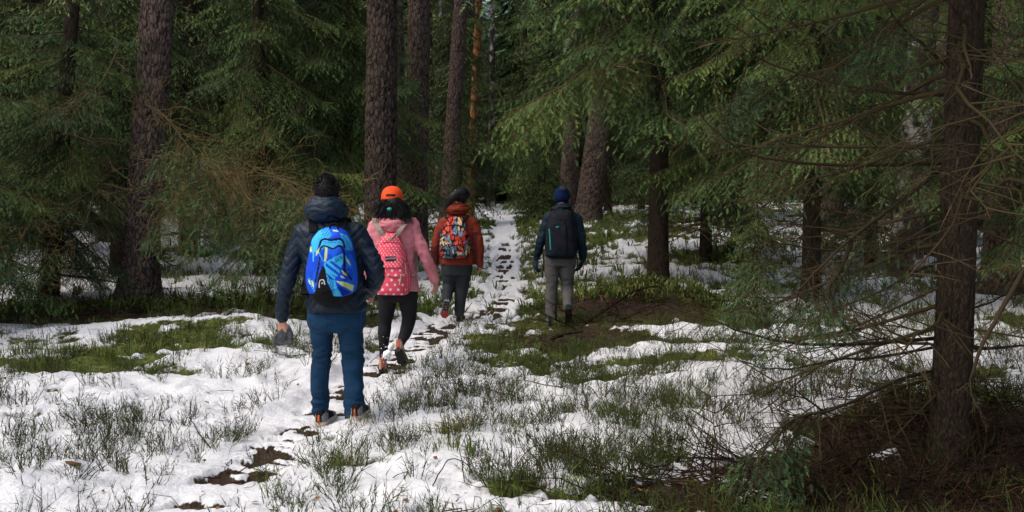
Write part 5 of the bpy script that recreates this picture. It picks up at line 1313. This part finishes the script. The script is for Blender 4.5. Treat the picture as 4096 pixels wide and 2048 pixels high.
# ======================= person in the rust jacket
def rust():
    f = Figure((1831, 1281), 'woman in a black cap, rust red jacket and dark trousers, left sole lifted'); p = f.p; S = 2.22
    R = [(858, 1795, 1862, .07), (873, 1768, 1888, .10), (900, 1754, 1902, .12), (950, 1758, 1898, .125), (1000, 1760, 1898, .125), (1058, 1758, 1902, .14)]
    LA = [(1772, 893, 22, 0), (1755, 940, 22, 0), (1744, 985, 20, 0), (1739, 1020, 16, .04), (1741, 1050, 13, .07)]
    RA = [(1887, 888, 23, 0), (1905, 935, 22, -.01), (1915, 985, 21, -.01), (1918, 1025, 17, 0), (1921, 1058, 14, .03)]
    LG = [(1798, 1070, 33, 0), (1799, 1110, 30, .01), (1796, 1145, 26, .02), (1788, 1180, 21, -.12), (1785, 1200, 19, -.2)]
    RG = [(1853, 1070, 34, 0), (1851, 1110, 31, .02), (1847, 1150, 26, .03), (1841, 1205, 22, 0), (1838, 1252, 20, -.02)]
    PV = [(1040, 1766, 1890, .12), (1070, 1765, 1889, .125), (1100, 1768, 1886, .12)]
    hc = p(1846, 785); body = head_geo(hc, -.25, 0, .94) + [f.limb([(1840, 812, 18, 0), (1832, 870, 20, 0)]), f.torso(R, .75), f.limb(LA, .6), f.limb(RA, .6), f.limb(LG, .7), f.limb(RG, .7), f.torso(PV, .8)]
    body += hand_geo(p(1742, 1052, .07), (0, .2, -1), (.9, .2, 0), (0, 1, 0), .9, .5, .5) + hand_geo(p(1921, 1058, .03), (0, .05, -1), (-.9, .2, 0), (0, 1, 0), .9, .35, .5)
    f.fuse('body', body, .0075, 3, M_SKIN2, decimate=.35); eyes(f, hc, -.25)
    j = f.fuse('jacket', [f.torso(R), f.limb(LA), f.limb(RA)], .011, 4, [M_RUST, M_MAROON], post=soft(21, .010))
    for q in j.data.polygons:
        c = q.center; x = c[0]; z = c[2] + f.base[2]
        sx = (x + f.base[0] - p(1829, 950)[0]) / (70 * f.px)
        if (abs(sx) > .86 and z < p(0, 925)[2]) and not (sx > 1.18 or sx < -1.12 and z > p(0, 985)[2]): q.material_index = 1
    f.fuse('trousers', [f.torso(PV), f.limb(LG), f.limb(RG)], .010, 4, M_DGREY, post=trousers(23, f.base[2], .42))
    V, T = ball((0, 0, 0), (.150, .12, .085), 60, 40); V[:, 2] += .012 * (V[:, 0] / .15) ** 2; V[:, 0] *= 1 - .12 * sstep(0, .08, V[:, 2]); V = V + unit(V) * fold_noise(V, 9, 9, 26, 3, .026)[:, None]; f.put('hood', V + p(1828, 838, -.03), T, M_RUST)
    # cap and the ponytail falling to the left
    V, T = ball((0, 0, 0), (.098, .108, .110), 44, 30); V = V @ (rotx(-.1)).T; keep = V[:, 2] < -.035; V[keep] *= .9; f.put('hair', V + hc + [0, -.006, .0], T, M_HAIR); hair = f.root.children[-1]
    A = Acc(); A.add(*capsule([p(1838, 775, -.08), p(1815, 785, -.12), p(1797, 808, -.10), p(1785, 836, -.08)], [.060, .055, .042, .018], 16, flat=((0, 1, 0), .7))); V, T, _, _ = A.get()
    V = V + (.008 * (fbm(V[:, 0] * 50, V[:, 1] * 50, V[:, 2] * 20, seed=8) - .5))[:, None]; mk('ponytail', V - f.base, T, M_HAIR, parent=hair)
    V, T = ball((0, 0, 0), (.101, .112, .100), 44, 24); V[:, 2] = np.maximum(V[:, 2], -.008); f.put('cap', V + hc + [0.0, -.004, .022], T, M_PACKBLACK); cap = f.root.children[-1]
    A = Acc(); n = 13; bx = []
    for k in range(n):
        a = PI * (.5 - .15 + .34 * (k - 6) / 6); bx.append([[.098 * math.cos(a), .108 * math.sin(a), 0], [.098 * math.cos(a) + .02, .108 * math.sin(a) + .07 * math.sin((k + .5) / n * PI) ** .6, -.018]])
    bx = np.array(bx).reshape(-1, 3); T = []
    for k in range(n - 1): a = 2 * k; T += [[a, a + 1, a + 3], [a, a + 3, a + 2]]
    br = mk('brim', bx + hc - f.base + [0.0, 0, .018], T, M_PACKBLACK, parent=cap); br.modifiers.new('t', 'SOLIDIFY').thickness = .005
    for (uu, vv) in ((1820, 761), (1826, 764)): V, T = ball(p(uu, vv, -.10), (.0065, .006, .007), 8, 6); mk('hair_clip', V - f.base, T, M_WHITE, parent=cap)
    h = p(1834, 1284, -.09); h[2] = f.base[2] + .006; shoe(f.root, h - f.base, h - f.base + [.03, .265, 0], (0, 0, 1), f.base, (M_RUBBER, M_DGREY), M_RUBBER, lugs=M_REDRUB)
    h = p(1788, 1205, -.30); t = p(1776, 1272, -.18); shoe(f.root, h - f.base, t - f.base, (0, 1, .35), f.base, (M_DGREY, M_SHOEG), M_SHOEG, lugs=M_REDRUB, w=1.1)
    # leaf printed backpack
    cr = lambda pts: [(1680 + a / S, 720 + b / S) for a, b in pts]
    r = np.random.default_rng(8); pal = [srgb(226, 92, 66), srgb(200, 62, 44), srgb(108, 134, 158), srgb(78, 102, 126), srgb(222, 184, 138), srgb(232, 202, 160), srgb(136, 156, 172)]
    lv = []
    for gy in range(300, 710, 44):
        band = r.permutation(7)
        for gx in range(155, 470, 24):
            zone = vnoise(gx / 60., gy / 70., seed=12)
            ci = [0, 1][r.integers(2)] if zone < .36 else ([2, 3, 6][r.integers(3)] if zone < .62 else [4, 5][r.integers(2)])
            lv.append((gx + r.uniform(-8, 8), gy + r.uniform(-12, 12), PI / 2 + r.normal(0, .55), r.uniform(26, 40), r.uniform(8, 13), pal[ci]))
    r.shuffle(lv)
    def cf(u, v):
        c = np.empty(u.shape + (4,)); c[:] = srgb(24, 28, 38); X = (u - 1680) * S; Y = (v - 720) * S
        for (a, b, an, ln, wd, k) in lv:
            dx, dy = X - float(a), Y - float(b); q = dx * math.cos(an) + dy * math.sin(an); w_ = -dx * math.sin(an) + dy * math.cos(an); tt = np.clip(q / ln, -1, 1); prof = wd * (1 - tt ** 2) * (1 - .3 * tt)
            m = (np.abs(q) < ln) & (np.abs(w_) < prof); c[m] = k; c[m & (np.abs(w_) < 1.1)] = np.array(k) * .55; c[(np.abs(q) < ln) & (np.abs(np.abs(w_) - prof) < 1.3)] = srgb(30, 32, 42)
        c[inpoly(u, v, cr([(330, 642), (374, 640), (376, 672), (330, 674)]))] = srgb(216, 200, 172)
        for ln in ([(190, 455), (230, 410), (310, 398), (380, 415), (432, 470)], [(195, 600), (250, 570), (300, 582), (370, 575), (430, 560)], [(185, 655), (300, 680), (370, 670)]): c[nearline(u, v, cr(ln), 1.7)] = srgb(16, 18, 24)
        return c
    def rel(u, v): return .014 * inpoly(u, v, cr([(195, 460), (230, 410), (310, 400), (380, 415), (425, 470), (425, 660), (195, 660)]))
    rows = [(867, 1808, 1832, .02), (872, 1794, 1846, .06), (890, 1783, 1858, .11), (920, 1768, 1870, .15), (950, 1761, 1877, .17), (985, 1758, 1881, .185), (1010, 1759, 1880, .18), (1024, 1764, 1872, .15), (1033, 1778, 1850, .06)]
    root, base, surf = pack(f, 'backpack', 'round topped backpack with orange, grey and beige leaf print on the rust jacket', rows, -.125, cf, rel, 100, 130)
    straps(f, root, base, 1786, 1868, 890, 866, 1000, -.14, M_PACKBLACK, .024); pack_line(root, base, surf, 'zip', cr([(190, 455), (230, 410), (310, 398), (380, 415), (432, 470)]), .003, M_PACKBLACK)
rust()

# ======================= hiker in the blue beanie
def hiker():
    f = Figure((2203, 1298), 'hiker in a dark blue beanie, dark teal jacket, gloves and grey trousers'); p = f.p; S = 2.11
    R = [(836, 2218, 2274, .07), (850, 2196, 2302, .10), (872, 2184, 2314, .115), (920, 2186, 2310, .12), (980, 2184, 2306, .12), (1034, 2182, 2306, .125)]
    LA = [(2193, 875, 21, 0), (2176, 925, 19, 0), (2163, 965, 18, -.01), (2153, 1005, 16, .02), (2146, 1032, 13, .05)]
    RA = [(2307, 875, 21, 0), (2320, 925, 20, 0), (2326, 965, 19, -.01), (2331, 1005, 17, .02), (2331, 1034, 14, .04)]
    LG = [(2209, 1050, 28, 0), (2208, 1095, 27, 0), (2207, 1146, 25, .01), (2205, 1220, 23, 0), (2204, 1286, 22, -.01)]
    RG = [(2271, 1050, 31, 0), (2269, 1095, 29, .02), (2268, 1146, 25, .05), (2271, 1195, 22, -.06), (2273, 1226, 20, -.12)]
    PV = [(1010, 2184, 2306, .12), (1045, 2180, 2304, .12), (1062, 2184, 2300, .11)]
    hc = p(2247, 792); body = head_geo(hc, 0, 0, .96) + [f.limb([(2247, 820, 19, 0), (2247, 860, 21, 0)]), f.torso(R, .75), f.limb(LA, .6), f.limb(RA, .6), f.limb(LG, .7), f.limb(RG, .7), f.torso(PV, .8)]
    lh = (p(2145, 1036, .05), (-.12, .08, -1), (.9, .25, 0), (0, 1, 0)); rh = (p(2332, 1037, .045), (-.22, .10, -1), (-.9, .25, 0), (-.2, 1, 0))
    body += hand_geo(*lh, .95, .35, .5) + hand_geo(*rh, .95, .35, .5)
    f.fuse('body', body, .0075, 3, M_SKIN, decimate=.35); eyes(f, hc)
    f.fuse('glove', hand_geo(*lh, 1.08, .35, .5, 1.25), .006, 2, M_GLOVE); f.fuse('glove', hand_geo(*rh, 1.08, .35, .5, 1.25), .006, 2, M_GLOVE)
    f.fuse('jacket', [f.torso(R), f.limb(LA), f.limb(RA)], .011, 4, M_TEALNAVY, post=soft(31, .012))
    f.fuse('trousers', [f.torso(PV), f.limb(LG), f.limb(RG)], .010, 4, M_GREYTR, post=trousers(33, f.base[2], .52, .012))
    V, T = ball((0, 0, 0), (.125, .105, .062), 60, 36); V[:, 2] += .02 * np.sin(V[:, 0] * 14); V = V + unit(V) * fold_noise(V, 9, 9, 30, 5, .024)[:, None]; f.put('hood', V + p(2247, 832, -.02), T, M_TEALNAVY)
    V, T = ball((0, 0, 0), (.101, .112, .118), 60, 44); th = np.arctan2(V[:, 1], V[:, 0]); V[:, 2] = np.where(V[:, 2] > 0, V[:, 2] * 1.03, V[:, 2] * .78)
    V = V + unit(V) * (.0022 * np.sin(th * 64) + .004 * (fbm(V[:, 0] * 30, V[:, 1] * 30, V[:, 2] * 30, seed=9) - .5))[:, None]; f.put('beanie', V + hc + [0, -.004, .014], T, M_BLUEKNIT); be = f.root.children[-1]
    r = np.random.default_rng(3); V, T = ball((0, 0, 0), (.045, .045, .036), 24, 16); V = V * (1 + .25 * r.random((len(V), 1))); mk('pompom', V + p(2252, 758, -.06) - f.base, T, M_GLOVE, parent=be)
    h = p(2205, 1299, -.09); h[2] = f.base[2] + .006; shoe(f.root, h - f.base, h - f.base + [-.02, .27, 0], (0, 0, 1), f.base, (M_PACKBLACK, M_TEALNAVY), M_RUBBER)
    h = p(2273, 1236, -.27); t = p(2279, 1306, -.12); shoe(f.root, h - f.base, t - f.base, (0, .9, .5), f.base, (M_PACKBLACK, M_TEALNAVY), M_RUBBER, w=1.05)
    cr = lambda pts: [(2080 + a / S, 720 + b / S) for a, b in pts]
    def cf(u, v):
        c = np.empty(u.shape + (4,)); c[:] = (.008, .009, .015, 1); n = vnoise(u * .06, v * .06, seed=4) > .55; c[n] = (.011, .012, .019, 1)
        c[v > 1000] = (.008, .016, .024, 1)
        for ln in ([(230, 330), (300, 322), (400, 330), (428, 340)], [(380, 350), (384, 480), (380, 640)], [(238, 380), (300, 360), (375, 360), (392, 420), (388, 620)], [(430, 300), (440, 450), (430, 640)], [(240, 400), (236, 600)]): c[nearline(u, v, cr(ln), 1.4)] = (.006, .007, .01, 1)
        return c
    def rel(u, v): return .020 * inpoly(u, v, cr([(232, 400), (250, 365), (370, 355), (392, 400), (395, 640), (225, 640)]))
    rows = [(838, 2222, 2270, .03), (843, 2208, 2282, .08), (862, 2196, 2290, .12), (900, 2187, 2296, .15), (950, 2182, 2302, .17), (1000, 2181, 2305, .175), (1024, 2184, 2303, .15), (1033, 2196, 2292, .05)]
    root, base, surf = pack(f, 'backpack', 'tall dark charcoal backpack with a vertical teal zip', rows, -.12, cf, rel, 80, 110, 3.2)
    pack_line(root, base, surf, 'zip', cr([(246, 412), (252, 480), (258, 588)]), .0075, M_TEAL, .004)
    lg = fabric('teal_emblem', (.03, .42, .42), .6)
    for ln in ([(302, 398), (312, 390), (318, 400), (328, 386)], [(306, 404), (318, 402), (326, 392)]): pack_line(root, base, surf, 'emblem', cr(ln), .0035, lg, .003, 10)
    pack_line(root, base, surf, 'emblem', cr([(296, 612), (352, 612)]), .0025, M_TEALNAVY, .003, 6)
    straps(f, root, base, 2208, 2286, 856, 843, 1010, -.14, M_PACKBLACK, .024)
    V, T = tubes(catmull([p(2176, 1020, -.08), p(2175, 1050, -.10), p(2172, 1085, -.11), p(2169, 1113, -.11)], 10), np.full(10, .008), 5, cap=True); mk('loose_strap', V - base, T, M_PACKBLACK, parent=root)
    V, T = tubes(catmull([p(2308, 1020, -.08), p(2310, 1050, -.09), p(2311, 1092, -.09)], 8), np.full(8, .006), 5, cap=True); mk('loose_strap', V - base, T, M_PACKBLACK, parent=root)
    pack_line(root, base, surf, 'handle', cr([(290, 262), (300, 245), (350, 245), (365, 262)]), .006, M_PACKBLACK, .01)
hiker()

# ------------------------------------------------------------------ bare branches of the near spruce on the right
def px_branch(tree_root, base, pts, r0, twigs, seed, tint=.25, green=0, gsc=.6):
    """pts: (u, v, Y) in the 2576 px view"""
    w = [P(a * 1.5901, b * 1.5901, y) - base for a, b, y in pts]
    dead_stub_part(tree_root, np.array(w), r0, 'dead_branch', twigs, seed, tint, green=green, gsc=gsc)
B_ = [([(2400, 410, 6.2), (2200, 415, 6.0), (2000, 410, 5.8), (1850, 375, 5.6), (1760, 300, 5.5)], .014, 26, .32, 0),
      ([(2400, 400, 6.2), (2250, 520, 5.7), (2150, 600, 5.4), (2050, 700, 5.2), (1990, 760, 5.1)], .013, 22, .18, 3),
      ([(2390, 240, 6.2), (2200, 225, 6.0), (1980, 170, 5.9), (1880, 100, 5.8)], .012, 24, .35, 2),
      ([(2370, 850, 6.1), (2150, 862, 5.8), (1950, 850, 5.6), (1800, 800, 5.5), (1690, 760, 5.5)], .012, 30, .25, 0),
      ([(2370, 870, 6.1), (2200, 900, 5.6), (2100, 910, 5.3), (1950, 930, 5.1), (1850, 910, 5.0)], .008, 24, .2, 0),
      ([(2365, 930, 6.1), (2250, 960, 5.5), (2130, 1020, 5.2), (2000, 1060, 5.0), (1920, 1130, 4.9)], .011, 20, .15, 6),
      ([(2360, 1030, 6.1), (2250, 1045, 5.7), (2100, 1040, 5.4), (1980, 960, 5.2)], .009, 18, .3, 0),
      ([(2330, 1150, 6.0), (2250, 1110, 5.6), (2170, 1060, 5.4), (2130, 1020, 5.3)], .012, 4, .7, 0),
      ([(2390, 590, 6.2), (2280, 640, 5.9), (2100, 640, 5.6), (1900, 625, 5.4)], .010, 26, .3, 3),
      ([(2420, 410, 6.2), (2520, 405, 6.0), (2620, 390, 5.8)], .013, 14, .3, 0),
      ([(2420, 870, 6.2), (2520, 880, 6.2), (2620, 875, 6.1)], .014, 14, .08, 0),
      ([(2420, 780, 6.2), (2500, 760, 6.0), (2620, 700, 5.8)], .008, 18, .25, 0),
      ([(2420, 200, 6.2), (2330, 120, 5.9), (2260, 60, 5.6), (2200, -40, 5.4)], .013, 22, .2, 3),
      ([(2150, 590, 5.4), (2110, 680, 5.3), (2080, 740, 5.3), (2110, 800, 5.2), (2180, 850, 5.2)], .014, 10, .12, 0)]
for i, (pts, r0, tw, ti, gr) in enumerate(B_): px_branch(s_r4, b_r4, pts, r0, tw, 100 + i, ti, gr)
def dead_whorls(root, n, zlo, zhi, az0, spread_, lens, seed, tilt=.1):
    r = np.random.default_rng(seed); tm = []
    for _ in range(4):
        V, T, M, Tn = spruce_branch(r, 1.7, False, True, .25); q_ = mk('dead_branch', V, T, [M_NEEDLE, M_TWIG], mi=M, attrs={'tint': np.clip(Tn * .7, 0, 1)}); tm.append(q_.data)
        bpy.data.objects.remove(q_)
    for i in range(n):
        o = bpy.data.objects.new('dead_branch', tm[i % 4]); COL.objects.link(o); o.parent = root; z = zlo + (zhi - zlo) * (i + r.random()) / n
        k = r.uniform(*lens) / 1.7; o.scale = (k, k, k); o.rotation_euler = (r.normal(0, .4), r.normal(tilt, .18), az0 + r.uniform(-spread_, spread_)); o.location = (0, 0, z)
dead_whorls(s_r4, 34, .4, 3.4, PI, 1.3, (.7, 1.9), 71)
dead_whorls(s_r4, 10, .5, 3.2, 0, .8, (.5, 1.0), 72)
dead_whorls(s_r2, 16, .5, 2.9, PI * .5, PI, (.25, 1.1), 73)
for lb_, n_2, s_2 in (('spruce with bright green boughs over', 22, 74), ('slim spruce with bare lower', 18, 75), ('dark spruce with low drooping', 20, 76), ('spruce with a dark stem close', 20, 77), ('bushy spruce behind', 16, 78)):
    tt_ = [o for o in COL.objects if o.get('label', '').startswith(lb_)][0]; dead_whorls(tt_, n_2, .4, 2.6, 0, PI, (.8, 2.0), s_2)
# curved limb beside the right edge belongs to the tree at the right edge
edge, b_e, _ = spruce('spruce stem cut by the right edge of the view', 2622, 4.6, .06, None, 3.3, .95, (2608, 0), seed=50, sides=20)
for i, (pts, r0, tw, ti, gr) in enumerate([([(2600, 640, 4.7), (2530, 760, 4.6), (2460, 900, 4.5), (2440, 980, 4.5), (2470, 1040, 4.5)], .013, 12, .15, 0), ([(2600, 470, 4.7), (2540, 450, 4.9), (2480, 480, 5.1), (2440, 420, 5.3)], .014, 12, .25, 0)]):
    px_branch(edge, b_e, pts, r0, tw, 200 + i, ti, gr)
# left side: bare mossy limbs
left_a = [o for o in COL.objects if o.get('label', '').startswith('spruce with a dark stem close')][0]
ba = np.array(left_a.location)
for i, (pts, r0, tw, ti, gr) in enumerate([([(300, 110, 13.5), (260, 200, 12.8), (180, 270, 12.2), (130, 300, 12)], .014, 14, .75, 1), ([(290, 390, 14.5), (245, 470, 13.2), (210, 580, 12.2), (120, 650, 11.6)], .016, 10, .8, 1),
                                           ([(310, 250, 14.5), (400, 280, 13.0), (460, 350, 12.2), (520, 420, 11.8)], .014, 26, .8, 4), ([(310, 480, 14.5), (430, 520, 12.8), (520, 540, 12.2), (620, 600, 11.9)], .014, 28, .85, 2), ([(310, 420, 14.5), (200, 500, 12.6), (80, 560, 11.8), (-20, 620, 11.2)], .014, 28, .7, 3)]):
    px_branch(left_a, ba, pts, r0 * .75, tw + 14, 300 + i, ti, gr, .9)
right_m = [o for o in COL.objects if o.get('label', '').startswith('bushy spruce behind the left')][0]; bm = np.array(right_m.location)
for i, (pts, r0, tw, ti, gr) in enumerate([([(640, 430, 16), (560, 460, 14.2), (500, 520, 13.2), (430, 600, 12.8)], .014, 34, .9, 3), ([(640, 420, 16), (720, 455, 13.8), (790, 480, 12.6), (860, 520, 12.0)], .014, 26, .9, 12), ([(640, 380, 16), (580, 430, 14), (700, 560, 12.6), (720, 640, 12.3)], .012, 30, .85, 6), ([(640, 440, 16), (700, 450, 13), (770, 500, 12.2), (800, 560, 11.9)], .014, 30, .9, 16), ([(640, 400, 16), (600, 440, 13.5), (640, 520, 12.6), (660, 600, 12.2)], .013, 40, .95, 10), ([(640, 360, 16), (520, 400, 13.2), (470, 440, 12.4), (430, 500, 12)], .013, 40, .95, 4)]):
    px_branch(right_m, bm, pts, r0 * .65, tw + 25, 330 + i, ti, gr, 1.0)

# ------------------------------------------------------------------ loose things lying about
def lying(name, label, cat, pts, r0, tint, seed, twigs=3):
    w = np.array([G(a, b) + [0, 0, h] for a, b, h in pts]); base = w[0].copy(); r = np.random.default_rng(seed); K = 16
    p = catmull(w - base, K) + np.cumsum(r.normal(0, .003, (K, 3)), 0); A = Acc(); A.add(*tubes(p, np.linspace(r0, r0 * .35, K), 6, cap=True), 0, tint)
    for _ in range(twigs):
        i = r.integers(2, K - 1); d = unit(p[i] - p[i - 1]); o = unit(d + r.normal(0, .6, 3) + [0, 0, .4]); A.add(*tubes(np.linspace(p[i], p[i] + o * r.uniform(.05, .15), 4), np.linspace(r0 * .4, .001, 4), 4), 0, tint)
    V, T, _, Tn = A.get(); o = mk(name, V, T, M_TWIG if tint > .3 else M_LITTER, attrs={'tint': Tn}, origin=None); o.location = [float(c) for c in base]; return tag(o, label, cat)
lying('twig', 'dark bent twig standing out of the snow left of the path', 'twig', [(530, 1128, 0), (500, 1100, .03), (482, 1070, .08), (488, 1045, .14)], .005, .1, 1)
lying('fallen_branch', 'thick dark branch lying on bare brown soil behind the hiker in grey trousers', 'branch', [(1385, 862, .03), (1420, 855, .05), (1470, 846, .04)], .022, .1, 2, 4)
lying('fallen_branch', 'long mossy branch lying along the brown bank to the right', 'branch', [(1480, 818, .05), (1540, 790, .12), (1590, 765, .16), (1650, 750, .16)], .020, .2, 3, 12)
lying('sapling_stem', 'bare reddish sapling stem leaning left of the brown spruce trunk', 'sapling', [(1640, 700, 0), (1590, 640, .25), (1545, 590, .55), (1510, 530, .9)], .007, .5, 4, 6)
lying('twig', 'pair of crossed twigs at the bottom centre of the snow', 'twig', [(1090, 1225, .01), (1130, 1190, .08), (1180, 1195, .07), (1230, 1240, .0)], .004, .1, 5)
lying('twig', 'thin arched twig in the snow beside the bilberry at the bottom', 'twig', [(1260, 1280, .0), (1290, 1220, .08), (1340, 1185, .13), (1400, 1180, .12)], .004, .15, 6)
lying('fallen_branch', 'broken stick lying in front of the thick reddish pine', 'branch', [(150, 812, .03), (230, 800, .06), (330, 815, .02)], .012, .3, 7, 8)
V, T = ball((0, 0, 0), (.055, .014, .008), 10, 6); V = V + (np.random.default_rng(1).random(V.shape) - .5) * .012
o = mk('bark_chip', V, T, M_LEAF, attrs={'tint': np.full(len(V), .05)}); o.location = [float(c) for c in G(186, 1175) + [0, 0, .02]]; o.rotation_euler = (0, .1, -.25); tag(o, 'reddish brown chip of bark on the white snow near the lower left', 'bark')
for i, (a, b) in enumerate([(895, 0), (0, 0)][:0]): pass
